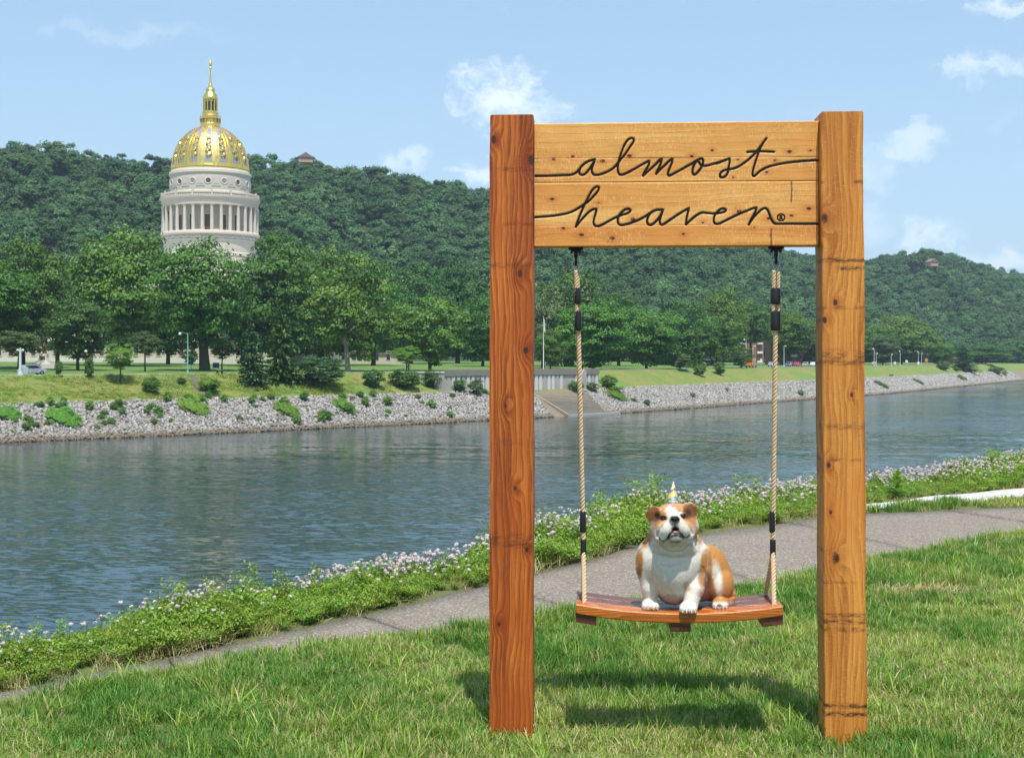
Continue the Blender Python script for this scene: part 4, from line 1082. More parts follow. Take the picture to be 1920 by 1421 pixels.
# ================================================================== signed-distance bodies
def surface_nets(f, org, h):
    s = f < 0
    nx, ny, nz = f.shape
    cs = [(0, 0, 0), (1, 0, 0), (0, 1, 0), (1, 1, 0), (0, 0, 1), (1, 0, 1), (0, 1, 1), (1, 1, 1)]
    def cor(a, c): return a[c[0]:nx - 1 + c[0], c[1]:ny - 1 + c[1], c[2]:nz - 1 + c[2]]
    cnt = sum(cor(s, c).astype(np.int8) for c in cs)
    I = np.argwhere((cnt > 0) & (cnt < 8))
    vid = -np.ones((nx - 1, ny - 1, nz - 1), np.int64); vid[I[:, 0], I[:, 1], I[:, 2]] = np.arange(len(I))
    acc = np.zeros((len(I), 3)); num = np.zeros(len(I))
    for a in range(8):
        for ax in range(3):
            if cs[a][ax] == 0:
                c2 = list(cs[a]); c2[ax] = 1; c1 = cs[a]
                f1 = f[I[:, 0] + c1[0], I[:, 1] + c1[1], I[:, 2] + c1[2]]; f2 = f[I[:, 0] + c2[0], I[:, 1] + c2[1], I[:, 2] + c2[2]]
                k = (f1 < 0) != (f2 < 0); tt_ = np.where(k, f1 / (f1 - f2 + 1e-20), 0)
                p = np.tile(np.array(c1, float), (len(I), 1)); p[:, ax] += tt_
                acc += p * k[:, None]; num += k
    co = org + (I + acc / num[:, None]) * h
    F_ = []
    for ax in range(3):
        sl1 = [slice(1, -1)] * 3; sl1[ax] = slice(0, -1); sl2 = [slice(1, -1)] * 3; sl2[ax] = slice(1, None)
        a, b_ = s[tuple(sl1)], s[tuple(sl2)]
        E = np.argwhere(a != b_); off = np.array([1, 1, 1]); off[ax] = 0; E = E + off
        u, v = (ax + 1) % 3, (ax + 2) % 3
        def g(du, dv):
            e = E.copy(); e[:, u] -= du; e[:, v] -= dv; return vid[e[:, 0], e[:, 1], e[:, 2]]
        q = np.stack([g(1, 1), g(0, 1), g(0, 0), g(1, 0)], 1)
        inside = s[E[:, 0], E[:, 1], E[:, 2]]
        q[~inside] = q[~inside][:, ::-1]
        F_.append(q)
    return co, np.concatenate(F_)
def smin(a, b, k):
    h_ = np.clip(0.5 + 0.5 * (b - a) / k, 0, 1); return b * (1 - h_) + a * h_ - k * h_ * (1 - h_)
class Body:
    def __init__(self, lo, hi, h):
        self.lo = np.array(lo, float); self.h = h
        ax = [np.arange(lo[i], hi[i], h) for i in range(3)]
        self.G = np.stack(np.meshgrid(*ax, indexing='ij'), -1).astype(np.float32)
    def ell(self, c, r, rot=None):
        p = self.G - np.array(c, np.float32)
        if rot is not None: p = p @ np.array(rot, np.float32)
        r = np.array(r, np.float32)
        k0 = np.linalg.norm(p / r, axis=-1); k1 = np.linalg.norm(p / (r * r), axis=-1) + 1e-9
        return k0 * (k0 - 1) / k1
    def cap(self, a, b, ra, rb):
        a, b = np.array(a, np.float32), np.array(b, np.float32); d = b - a
        t_ = np.clip(((self.G - a) @ d) / (d @ d), 0, 1)
        return np.linalg.norm(self.G - (a + t_[..., None] * d), axis=-1) - (ra + (rb - ra) * t_)
    def join(self, ds, k):
        f = ds[0]
        for d in ds[1:]: f = smin(f, d, k)
        return f
    def mesh(self, f): return surface_nets(f, self.lo, self.h)
def relax(co, fc, it=2):
    n = len(co); e = np.concatenate([fc[:, [0, 1]], fc[:, [1, 2]], fc[:, [2, 3]], fc[:, [3, 0]]]); e = np.concatenate([e, e[:, ::-1]])
    deg = np.bincount(e[:, 0], minlength=n)
    for _ in range(it):
        s_ = np.stack([np.bincount(e[:, 0], weights=co[e[:, 1], k], minlength=n) for k in range(3)], 1) / deg[:, None]
        co = co * 0.5 + s_ * 0.5
    return co
def vnormals(co, fc):
    n = np.cross(co[fc[:, 2]] - co[fc[:, 0]], co[fc[:, 3]] - co[fc[:, 1]]); out = np.zeros_like(co)
    for k in range(4): np.add.at(out, fc[:, k], n)
    return out / (np.linalg.norm(out, axis=1, keepdims=True) + 1e-12)

# ================================================================== BULLDOG
DOG = Vector((0.733, 6.12, 0.577))
def Q(zx, zy, y):
    D = DOG.y + y; px = 1180 + zx / 5.073; py = 890 + zy / 5.073
    return np.array([(px - PX0) / F * D - DOG.x, y, EYE - (py - PY0) / F * D - DOG.z])
def ZXY(co):
    D = DOG.y + co[:, 1]; px = PX0 + (co[:, 0] + DOG.x) / D * F; py = PY0 + (EYE - DOG.z - co[:, 2]) / D * F
    return (px - 1180) * 5.073, (py - 890) * 5.073
def ry(deg): a = radians(deg); return [[cos(a), 0, -sin(a)], [0, 1, 0], [sin(a), 0, cos(a)]]
B = Body((-0.235, -0.20, -0.02), (0.275, 0.33, 0.52), 0.0036)
E_, Cp = B.ell, B.cap
body = B.join([
    E_(Q(410, 815, .05), (.142, .112, .108)), E_(Q(412, 940, .045), (.108, .102, .092)), E_(Q(418, 1080, .090), (.078, .110, .070)),
    E_(Q(415, 650, .055), (.122, .098, .095)), E_(Q(165, 830, .065), (.048, .065, .088)), E_(Q(665, 850, .07), (.050, .065, .098)),
    E_(Q(640, 930, .15), (.140, .105, .130)), E_(Q(770, 900, .17), (.074, .098, .100)), E_(Q(850, 1030, .16), (.066, .090, .088))], 0.032)
legs = B.join([
    B.join([Cp(Q(165, 890, .05), Q(192, 1080, .035), .048, .034), Cp(Q(192, 1080, .035), Q(205, 1215, .035), .034, .029)], .015),
    B.join([Cp(Q(655, 920, .05), Q(618, 1090, -.005), .054, .038), Cp(Q(618, 1090, -.005), Q(580, 1235, -.035), .038, .031)], .015),
    E_(Q(873, 1065, .095), (.054, .060, .074), ry(-14)), Cp(Q(962, 1148, .115), Q(925, 1198, .09), .027, .028), Cp(Q(925, 1198, .09), Q(868, 1228, .05), .028, .024)], 0.018)
body = smin(body, legs, 0.013)
def paw(cx, cy, y, w, tilt=0.0):
    c = Q(cx, cy, y); c[2] = max(c[2], .020)
    ds = [E_(c, (w, w * 1.15, .024))]
    for i in range(4):
        a = (i - 1.5) * 0.62
        ds.append(E_((c[0] + w * 0.88 * sin(a) + tilt, c[1] - w * (0.62 + 0.42 * cos(a)), .0155), (w * 0.32, w * 0.42, .0165)))
    return B.join(ds, 0.006)
paws = np.minimum(np.minimum(paw(200, 1222, .028, .037, -.003), paw(560, 1260, -.050, .037, -.004)), paw(862, 1222, .040, .033, -.004))
body = smin(body, paws, 0.010)
head = B.join([
    E_(Q(425, 395, .0), (.082, .088, .060)), E_(Q(428, 470, -.03), (.086, .070, .060)),
    E_(Q(282, 515, -.012), (.038, .055, .058)), E_(Q(580, 500, -.012), (.036, .055, .058)),
    E_(Q(318, 355, -.035), (.030, .036, .020)), E_(Q(520, 338, -.035), (.030, .036, .020))], 0.020)
muz = B.join([E_(Q(358, 522, -.096), (.046, .037, .041)), E_(Q(506, 512, -.096), (.046, .037, .041)),
    E_(Q(312, 588, -.078), (.032, .040, .032)), E_(Q(552, 568, -.078), (.031, .040, .032)), E_(Q(432, 455, -.100), (.040, .034, .036)),
    E_(Q(440, 560, -.075), (.055, .035, .035))], 0.013)
head = smin(head, muz, 0.014)
jaw = B.join([E_(Q(440, 612, -.096), (.041, .032, .019)), E_(Q(432, 632, -.045), (.084, .062, .034))], 0.014)
head = smin(head, jaw, 0.008)
nose = B.join([E_(Q(432, 416, -.130), (.0195, .013, .0135)), E_(Q(408, 422, -.128), (.011, .011, .010)), E_(Q(456, 418, -.128), (.011, .011, .010))], 0.006)
head = smin(head, nose, 0.004)
mouth = E_(Q(440, 528, -.132), (.0165, .030, .0115)); head = np.maximum(head, -mouth)
roll = B.join([E_(Q(430, 672, -.028), (.088, .068, .034)), E_(Q(425, 705, -.005), (.098, .075, .036))], 0.010)
head = smin(head, roll, 0.012)
ears = B.join([E_(Q(255, 348, .012), (.036, .020, .021), ry(-28)), E_(Q(212, 388, -.006), (.029, .013, .024), ry(-48)), E_(Q(196, 425, -.012), (.016, .009, .015)),
               ], 0.010)
ears2 = B.join([E_(Q(546, 310, .012), (.036, .020, .020), ry(22)), E_(Q(600, 342, -.006), (.027, .013, .023), ry(48)), E_(Q(622, 378, -.012), (.015, .009, .015))], 0.010)
head = smin(smin(head, ears, 0.008), ears2, 0.008)
f = smin(body, head, 0.012)
f = np.maximum(f, -(B.G[..., 2] + 0.0))                    # flat where it rests on the bench
co, fc = B.mesh(f)
co = relax(co, fc, 2)
# sculpted creases, in the dog's own front projection
def pline_d(zx, zy, pts):
    p = np.stack([zx, zy], 1); best = np.full(len(p), 1e9)
    for a, b_ in zip(pts[:-1], pts[1:]):
        a, b_ = np.array(a, float), np.array(b_, float); d = b_ - a
        tt_ = np.clip(((p - a) @ d) / (d @ d), 0, 1); best = np.minimum(best, np.linalg.norm(p - (a + tt_[:, None] * d), axis=1))
    return best
nr = vnormals(co, fc)
if (nr * (co - co.mean(0))).sum() < 0: fc = fc[:, ::-1]; nr = -nr
zx, zy = ZXY(co); front = np.clip(-nr[:, 1] * 3 + 0.2, 0, 1)
LIPL = [(272, 592), (292, 628), (330, 642), (360, 620), (385, 575), (415, 545)]; LIPR = [(465, 548), (495, 572), (520, 600), (545, 606), (575, 580)]
creases = [(LIPL, 9, .0065), (LIPR, 9, .006), ([(432, 440), (434, 500)], 6, .0035), ([(375, 395), (318, 452), (285, 520), (265, 580)], 11, .0045), ([(498, 385), (560, 440), (588, 510), (600, 560)], 11, .0045),
           ([(345, 372), (390, 352), (430, 372)], 9, .003), ([(430, 372), (470, 345), (505, 350)], 9, .003), ([(300, 865), (380, 880), (470, 858), (520, 838)], 16, .0025),
           ([(250, 640), (310, 705), (400, 745), (500, 738), (580, 680), (620, 600)], 13, .006), ([(740, 720), (762, 850), (752, 990)], 11, .005), ([(780, 740), (800, 850), (792, 960)], 11, .004),
           ([(700, 880), (740, 960), (720, 1060)], 12, .004), ([(245, 960), (285, 1040), (300, 1090)], 16, .004), ([(575, 1010), (590, 1050), (575, 1100)], 18, .003),
           ([(905, 1150), (950, 1165), (1000, 1150)], 9, .005), ([(300, 330), (350, 300), (420, 296)], 8, .0025), ([(440, 296), (500, 292), (540, 310)], 8, .0025)]
for cx_ in (165, 200, 232): creases.append(([(cx_, 1215), (cx_ - 3, 1268)], 6, .0035))
for cx_ in (525, 560, 596): creases.append(([(cx_ + 4, 1240), (cx_ - 4, 1310)], 6, .0035))
for cx_ in (828, 858, 888): creases.append(([(cx_, 1205), (cx_ - 2, 1255)], 5, .003))
for pts, w, dep in creases:
    d = pline_d(zx, zy, pts); co = co - nr * ((1.7 if pts[0][1] < 700 else 0.8) * dep * np.exp(-(d / w) ** 2) * front)[:, None]
for ex, ey in ((320, 408), (523, 388)):
    d = np.hypot((zx - ex) / 1.5, zy - ey); co = co - nr * (.006 * np.exp(-(d / 13) ** 2) * front)[:, None]
# fur colour by region of the coat, with some shade painted in
def blob(cx, cy, rx, ry_, rot=0.0, soft=0.25):
    a = radians(rot); dx, dy = zx - cx, zy - cy
    d = np.hypot((dx * cos(a) + dy * sin(a)) / rx, (-dx * sin(a) + dy * cos(a)) / ry_)
    d = d + 0.10 * np.sin(zx * 0.09 + zy * 0.05) * np.sin(zy * 0.07) + 0.05 * np.sin(zx * 0.31) * np.sin(zy * 0.27)
    return np.clip((1 + soft - d) / (2 * soft), 0, 1)
white = np.array([.72, .68, .62]); tan_ = np.array([.47, .225, .070]); deep = np.array([.21, .080, .026]); blk = np.array([.016, .013, .013])
grey = np.array([.13, .12, .12]); pink = np.array([.50, .23, .20])
col = np.tile(white, (len(co), 1))
def paint(c, k, amt=1.0):
    global col
    k = (k * amt)[:, None]; col = col * (1 - k) + np.array(c)[None] * k
Yv = co[:, 1]
paint(tan_, np.clip((Yv - .10) / .04, 0, 1) * np.clip((1150 - zy) / 60, 0, 1))
paint(tan_, np.clip((zx - 735) / 24, 0, 1) * np.clip((1225 - zy) / 30, 0, 1))
paint(tan_, blob(712, 830, 40, 120, 8)); paint(deep, blob(705, 960, 46, 85, -10), .55); paint(tan_, blob(690, 1000, 40, 60), .8)
paint(deep, blob(735, 1010, 26, 120, 6), .5)
paint(white, blob(838, 985, 40, 150, -8, .35)); paint(tan_, blob(545, 1060, 36, 48), .6)
paint(tan_, blob(98, 830, 36, 135)); paint(deep, blob(100, 900, 22, 70), .5); paint(tan_, blob(165, 610, 45, 90, 20), .9); paint(tan_, blob(655, 570, 42, 80, -15), .9)  # tan on the left neck also takes in its brown shadow
paint(pink, blob(715, 1130, 60, 60), .75); paint(grey * 1.4, blob(400, 1180, 110, 50), .45)  # grey blob paints the shade under the belly
headk = (zy < 690) & (Yv < .09)
hk = headk.astype(float)
paint(tan_, blob(285, 420, 78, 130) * hk, .95); paint(tan_, blob(575, 405, 72, 130) * hk, .95); paint(tan_, blob(430, 300, 150, 46) * hk, .9)
paint(white * .9, blob(272, 570, 44, 90) * hk, .45); paint(white * .9, blob(600, 560, 36, 90) * hk, .4)
paint(white, blob(390, 335, 44, 44) * hk); paint(white, blob(420, 395, 52, 70) * hk)
paint(white, blob(430, 510, 118, 105) * hk); paint(white, blob(320, 575, 55, 68) * hk); paint(white, blob(550, 555, 50, 65) * hk)
paint(tan_ * 1.15, blob(430, 680, 190, 45) * hk, .35)
paint(deep * .8, blob(232, 372, 70, 62, 0, .2) * (hk if True else hk) * (zx < 300)); paint(deep * .8, blob(572, 332, 66, 54) * hk * (zx > 505))
paint(tan_ * .8, blob(190, 395, 26, 40) * hk, .7); paint(tan_ * .8, blob(622, 360, 22, 36) * hk, .7)
paint(grey * 1.3, blob(436, 468, 34, 50) * hk, .75); paint(grey * .8, blob(440, 605, 72, 42) * hk, .85); paint(grey, blob(395, 560, 26, 50) * hk, .4); paint(grey, blob(490, 560, 26, 45) * hk, .4)
paint(blk * 2.4, blob(432, 417, 44, 30, 0, .12) * hk * (co[:, 1] < -.10)); paint(blk, np.exp(-(pline_d(zx, zy, LIPL) / 8) ** 2) * hk * front, .95); paint(blk, np.exp(-(pline_d(zx, zy, LIPR) / 7) ** 2) * hk * front, .9)
paint(blk, blob(440, 515, 34, 24, 0, .15) * hk); paint(pink * 1.1, blob(440, 542, 40, 13, 0, .2) * hk)
for ex, ey, rr_ in ((318, 408, -14), (525, 388, 16)):
    paint(deep, blob(ex, ey + 6, 54, 30, rr_, .4) * hk, .35); paint(blk * 1.2, blob(ex, ey, 40, 19, rr_, .22) * hk, .98)
paint(blk, np.exp(-(pline_d(zx, zy, [(432, 440), (434, 500)]) / 4) ** 2) * hk, .6)
for cx_, cy_ in ((408, 424), (456, 420)): paint(blk * .3, blob(cx_, cy_, 12, 9) * hk)
earl = hk * np.clip((290 - zx) / 14, 0, 1) * blob(225, 368, 82, 78, 0, .2); earr = hk * np.clip((zx - 532) / 14, 0, 1) * blob(588, 338, 82, 70, 0, .2)
paint(deep * .75, earl, .95); paint(deep * .75, earr, .95); paint(blk * 2.2, blob(262, 385, 22, 34, 20, .5) * earl, .75); paint(blk * 2.2, blob(560, 345, 22, 30, -20, .5) * earr, .75)
paint(grey * 1.2, np.clip(np.sin(zx * .45) * np.sin(zy * .5) * 3 - 1.6, 0, 1) * blob(430, 530, 130, 70) * hk, .5)
pawl = (zy > 1235) & (co[:, 2] < .022)
paint(pink * .9, np.clip(np.sin(zx * .18) * 2, 0, 1) * pawl * front, .35); paint(blk, blob(855, 1240, 26, 14) * (Yv < .05), .8)
col *= (0.93 + 0.14 * rng.random((len(co), 1)))
m, t, b, o = new_mat('short_fur')
p = t.coord('Object'); n1 = t.noise(t.V('MULTIPLY', p, (260, 260, 130)), 1.0, 4, 0.65)
c = t.mix(t.M('MULTIPLY', n1, 0.30), t.attr('col'), t.mix(1.0, t.attr('col'), (0.72, 0.70, 0.68), 'MULTIPLY'))
t.put(b.inputs['Base Color'], c); b.inputs['Roughness'].default_value = 0.92; b.inputs['Specular IOR Level'].default_value = 0.10
b.inputs['Sheen Weight'].default_value = 0.10; b.inputs['Sheen Roughness'].default_value = 0.5
b.inputs['Subsurface Weight'].default_value = 0.0
t.put(b.inputs['Normal'], t.bump(n1, 0.45, 0.006))
dog = link('dog', fast_mesh('dog', co, fc, smooth=True, cols=col, mat=m), loc=DOG)
tag(dog, 'tan and white bulldog sitting on the swing bench with head raised', 'dog')
M_eye = flat('dark_eye', (0.012, 0.007, 0.004), 0.06)
M_claw = flat('claw', (0.42, 0.33, 0.26), 0.4); M_tongue = flat('tongue_pink', (0.60, 0.26, 0.24), 0.35)
def surf(cx, cy):
    d = np.hypot(zx - cx, zy - cy); k = np.argwhere(d < 14).ravel(); return co[k[np.argmin(co[k, 1])]]
# short coat: fine hairs lying along the body
nrm2 = vnormals(co, fc); nh = 46000
fi = rng.integers(0, len(fc), nh); wts = rng.dirichlet((1, 1, 1, 1), nh)
hp = (co[fc[fi]] * wts[..., None]).sum(1); hn = nrm2[fc[fi]].mean(1); hn /= np.linalg.norm(hn, axis=1, keepdims=True) + 1e-9; hc = col[fc[fi]].mean(1)
okh = (hc.sum(1) > 0.10) & (hp[:, 2] > 0.006); hp, hn, hc = hp[okh], hn[okh], hc[okh]; nh = len(hp)
flow = np.tile([0.0, 0.35, -1.0], (nh, 1)) + rng.normal(0, 0.28, (nh, 3)); flow[:, 0] += np.sign(hp[:, 0] + .02) * 0.35
flow -= hn * (flow * hn).sum(1, keepdims=True); flow /= np.linalg.norm(flow, axis=1, keepdims=True) + 1e-9
hl = rng.uniform(.006, .012, (nh, 1)) * np.where(hp[:, 2:3] > .30, .75, 1.0); sd = np.cross(flow, hn); hw_ = .0007
tipp = hp + flow * hl + hn * hl * rng.uniform(.12, .34, (nh, 1))
hco = np.stack([hp - sd * hw_ - hn * .0008, hp + sd * hw_ - hn * .0008, tipp], 1).reshape(-1, 3)
hcol = np.repeat(np.clip(hc * rng.uniform(.72, 1.22, (nh, 1)), 0, .85), 3, 0)
link('coat', fast_mesh('coat', hco, np.arange(3 * nh).reshape(nh, 3), cols=hcol, mat=m), None, dog)
for ex, ey in ((318, 408), (525, 388)):
    q = surf(ex, ey)
    MB().lathe([(0.0001, -0.0085), (0.0060, -0.0070), (0.0098, -0.0034), (0.0112, 0), (0.0098, 0.0034), (0.0060, 0.0070), (0.0001, 0.0085)], 14, Matrix.Translation(Vector(q) + Vector((0, 0.0042, 0))) @ Matrix.Rotation(radians(8), 4, 'Y')).build('eye', M_eye, dog, smooth=True)
q = Q(440, 541, -.112)
MB().lathe([(0.0001, -0.006), (0.012, -0.004), (0.0165, 0), (0.012, 0.004), (0.0001, 0.006)], 14, Matrix.Translation(Vector(q)) @ Matrix.Scale(1.0, 4)).build('tongue', M_tongue, dog, smooth=True)
for (px_, cy, y, w) in ((200, 1222, .028, .037), (560, 1260, -.050, .037), (862, 1222, .040, .033)):
    c = Q(px_, cy, y)
    for i in range(4):
        a = (i - 1.5) * 0.62
        x_, y_ = c[0] + w * 0.92 * sin(a) - .003, c[1] - w * (1.0 + 0.42 * cos(a))
        MB().tube([(x_, y_ + .004, .013), (x_, y_ - .004, .010), (x_, y_ - .009, .004)], [.0035, .003, .0008], 6).build('claw', M_claw, dog, smooth=True)

# party hat
bL, bR, tip = Q(343, 297, .015), Q(482, 274, .015), Q(420, 60, .045)
bc = (Vector(bL) + Vector(bR)) / 2; ax = (Vector(tip) - bc); Hh = ax.length; rad = (Vector(bR) - Vector(bL)).length / 2
hq = ax.to_track_quat('Z', 'Y')
m, t, b, o = new_mat('printed_card')
x, y, z = t.sep(t.coord('Object')); pz = t.M('DIVIDE', z, Hh)
wv = t.M('ADD', pz, t.M('MULTIPLY', t.M('SINE', t.M('MULTIPLY', t.M('ARCTAN2', y, x), 2.0)), 0.05))
c = t.mix(t.step(wv, 0.26, 0.30), (0.11, 0.16, 0.17), (0.56, 0.44, 0.12))
c = t.mix(t.step(wv, 0.52, 0.55), c, (0.10, 0.13, 0.24)); c = t.mix(t.step(wv, 0.64, 0.67), c, (0.66, 0.54, 0.22)); c = t.mix(t.step(pz, 0.78, 0.95), c, (0.72, 0.66, 0.45))
t.put(b.inputs['Base Color'], c); b.inputs['Roughness'].default_value = 0.45
hat = MB().lathe([(rad, 0.0), (rad * 0.75, Hh * 0.25), (rad * 0.5, Hh * 0.5), (rad * 0.25, Hh * 0.75), (0.0006, Hh)], 40, cap=False).build('party_hat', m, None, smooth=True)
hat.location = DOG + bc; hat.rotation_mode = 'QUATERNION'; hat.rotation_quaternion = hq
tag(hat, "yellow and dark cone party hat on the bulldog's head", 'party hat')
inv_q = hq.inverted(); toward = inv_q @ Vector((0, -1, 0)); a_face = math.atan2(toward.y, toward.x)
def cone_text(s, h0, size):
    cu = bpy.data.curves.new('hat_text', 'FONT'); cu.body = s; cu.size = size; cu.align_x = 'CENTER'; cu.resolution_u = 2
    to = bpy.data.objects.new('hat_text', cu); C.objects.link(to)
    bpy.context.view_layer.update()
    me = bpy.data.meshes.new_from_object(to.evaluated_get(bpy.context.evaluated_depsgraph_get()))
    bpy.data.objects.remove(to); 
    bm = bmesh.new(); bm.from_mesh(me); bmesh.ops.subdivide_edges(bm, edges=[e for e in bm.edges if e.calc_length() > size * 0.15], cuts=2)
    for v in bm.verts:
        z_ = h0 + v.co.y; r_ = rad * (1 - z_ / Hh) + 0.0006
        a = a_face + v.co.x / r_
        v.co = Vector((r_ * cos(a), r_ * sin(a), z_))
    bm.to_mesh(me); bm.free(); me.materials.append(M_white)
    link('hat_lettering', me, None, hat)
cone_text('WEST', Hh * 0.175, Hh * 0.095); cone_text('VIRGINIA', Hh * 0.065, Hh * 0.105)

# ================================================================== CAPITOL
CD = 420.0; CX = XA(394.5, CD)
cap = empty('capitol_building', (CX, CD, 0), 0, 'pale stone capitol building with a gilded dome and columned drum', 'building')
ACAM = math.atan2(-CD, -CX)
def zc(zy): return 1.67 + (575 - zy / 3.552) * 0.1603
def rc(hw): return hw * 0.04513
def lat(name, prof, mat, parent=cap, seg=72, smooth=True):
    return MB().lathe([(rc(r), zc(z)) for r, z in prof], seg).build(name, mat, parent, smooth)
DOME = [(62, 494), (92, 503), (122, 522), (150, 545), (175, 570), (197, 600), (213, 630), (226, 662), (236, 695), (244, 730), (249, 760), (252, 790)]
dome = lat('dome', DOME[::-1] + [(1, 490)], M_gold, seg=96)
dz = np.array([zc(z) for r, z in DOME[::-1]]); dr = np.array([rc(r) for r, z in DOME[::-1]])
def dome_patch(a0, a1, zy0, zy1, off, th, n=8, k=4, taper=1.0):
    """curved tile lying on the dome between azimuths a0..a1 and heights zy0 (low) .. zy1 (high)"""
    mb = MB(); z = np.linspace(zc(zy0), zc(zy1), n + 1); r = np.interp(z, dz, dr)
    vs = []
    for oo in (off, off - th):
        for i in range(n + 1):
            am, hw = (a0 + a1) / 2, (a1 - a0) / 2 * (1 + (taper - 1) * i / n)
            for j in range(k + 1):
                a = am - hw + 2 * hw * j / k; vs.append(((r[i] + oo) * cos(a), (r[i] + oo) * sin(a), z[i] + oo * 0.3))
    K = k + 1; B0 = (n + 1) * K; fs = []
    for i in range(n):
        for j in range(k):
            fs.append((i * K + j, i * K + j + 1, (i + 1) * K + j + 1, (i + 1) * K + j)); fs.append((B0 + i * K + j, B0 + (i + 1) * K + j, B0 + (i + 1) * K + j + 1, B0 + i * K + j + 1))
        fs.append((i * K, (i + 1) * K, B0 + (i + 1) * K, B0 + i * K)); fs.append((i * K + k, B0 + i * K + k, B0 + (i + 1) * K + k, (i + 1) * K + k))
    for j in range(k):
        fs.append((j, B0 + j, B0 + j + 1, j + 1)); fs.append((n * K + j, n * K + j + 1, B0 + n * K + j + 1, B0 + n * K + j))
    return mb.add(vs, fs)
for i in range(16):
    a = ACAM + radians(-3 + 22.5 * i); w = radians(5.4)
    link('panel', dome_patch(a - w, a + w, 756, 510, 0.06, 0.3, 12, 4, 0.92).mesh('panel', M_lead, True), None, dome)
    for s in (-1, 1):
        b_ = a + radians(11.25) + s * radians(3.1)
        link('rib', dome_patch(b_ - radians(1.7), b_ + radians(1.7), 786, 500, 0.28, 0.5, 12, 2).mesh('rib', M_gold, True), None, dome)
    # gilded swag on the upper panel
    mb = MB()
    for q in range(9):
        z_ = zc(722 - q * 17); r_ = float(np.interp(z_, dz, dr)) + 0.14; aa = a + radians(2.1 * sin(q * 2.2) * (1 - q * 0.05))
        mb.lathe([(0.02, -0.42), (0.34 + 0.2 * abs(sin(q * 1.7)), -0.15), (0.36 + 0.16 * abs(cos(q * 1.3)), 0.2), (0.02, 0.45)], 7, Matrix.Translation((r_ * cos(aa), r_ * sin(aa), z_)) @ Matrix.Rotation(aa, 4, 'Z') @ Matrix.Scale(0.55, 4, Vector((1, 0, 0))) @ Matrix.Scale(1.35, 4))
    mb.build('gilded_ornament', M_gold, dome, smooth=True)
    z_ = zc(590); r_ = float(np.interp(z_, dz, dr)) + 0.22
    T = Matrix.Translation((r_ * cos(a), r_ * sin(a), z_)) @ Matrix.Rotation(a, 4, 'Z') @ Matrix.Rotation(radians(62), 4, 'Y')
    lu = MB().lathe([(0.30, 0.05), (0.52, 0.05), (0.55, 0.18), (0.42, 0.28), (0.30, 0.26)], 14, T, cap=False).build('porthole', M_gold_d, dome, smooth=True)
    MB().cyl(0.36, 0.0, 0.12, 12, T).build('pane', M_dark, lu)
lat('dome_base_band', [(252, 792), (255, 786), (254, 774), (250, 772), (249, 790)], M_gold, seg=96)
# lantern and spire
lat('lantern_neck', [(64, 494), (66, 478), (64, 474), (60, 474)], M_gold, seg=40)
bal = lat('lantern_balcony', [(64, 474), (62, 466), (56, 464), (56, 446), (70, 444), (71, 434), (66, 432), (66, 440), (50, 441), (50, 434)], M_gold, seg=40)
for i in range(14):
    a = 2 * pi * i / 14 + ACAM; R_ = rc(61)
    MB().box(-0.35, 0.35, -0.16, 0.16, zc(464), zc(446), Matrix.Translation((R_ * cos(a), R_ * sin(a), 0)) @ Matrix.Rotation(a, 4, 'Z')).build('bracket', M_gold_d, bal)
    MB().box(-0.05, 0.05, -0.05, 0.05, zc(434), zc(418), Matrix.Translation((rc(67) * cos(a), rc(67) * sin(a), 0))).build('rail_post', M_gold_d, bal)
MB().tube([(rc(67) * cos(a), rc(67) * sin(a), zc(420)) for a in np.linspace(0, 2 * pi, 41)[:-1]], 0.05, 6, closed=True).build('rail', M_gold_d, bal)
lan = lat('lantern', [(50, 434), (50, 405), (53, 403), (53, 395), (48, 394), (38, 393), (38, 318), (47, 317), (49, 308), (50, 300), (48, 296), (45, 285), (38, 272), (29, 262), (28, 252), (31, 250), (30, 242), (24, 236), (15, 230), (14, 215)], M_gold, seg=40)
for i in range(12):
    a = 2 * pi * i / 12 + ACAM + 0.1
    MB().cyl(rc(4.2), zc(393), zc(318), 8, Matrix.Translation((rc(45) * cos(a), rc(45) * sin(a), 0))).build('lantern_column', M_gold, lan, smooth=True)
    b_ = a + pi / 12
    MB().box(-0.05, 0.05, -0.28, 0.28, zc(385), zc(325), Matrix.Translation((rc(38.6) * cos(b_), rc(38.6) * sin(b_), 0)) @ Matrix.Rotation(b_, 4, 'Z')).build('opening', M_dark, lan)
spire = lat('spire', [(14, 215), (10, 205), (8, 190), (5, 150), (3.4, 108), (8, 106), (9, 98), (5, 92)], M_gold, seg=20)
# eagle finial: body, wings, head
T = Matrix.Translation((0, 0, zc(92)))
mb = MB().lathe([(0.05, 0), (0.30, 0.25), (0.40, 0.7), (0.30, 1.2), (0.16, 1.5), (0.20, 1.65), (0.13, 1.82), (0.02, 1.9)], 10, T)
for s in (-1, 1):
    mb.add([(s * 0.2, 0.05, 0.5), (s * 0.62, 0.12, 0.9), (s * 0.5, 0.12, 1.75), (s * 0.2, 0.05, 1.2), (s * 0.2, -0.05, 0.5), (s * 0.62, 0.0, 0.9), (s * 0.5, 0.0, 1.75), (s * 0.2, -0.05, 1.2)],
           [(0, 1, 2, 3), (7, 6, 5, 4), (0, 4, 5, 1), (1, 5, 6, 2), (2, 6, 7, 3), (3, 7, 4, 0)], T)
mb.build('eagle_finial', M_gold, spire, smooth=True)
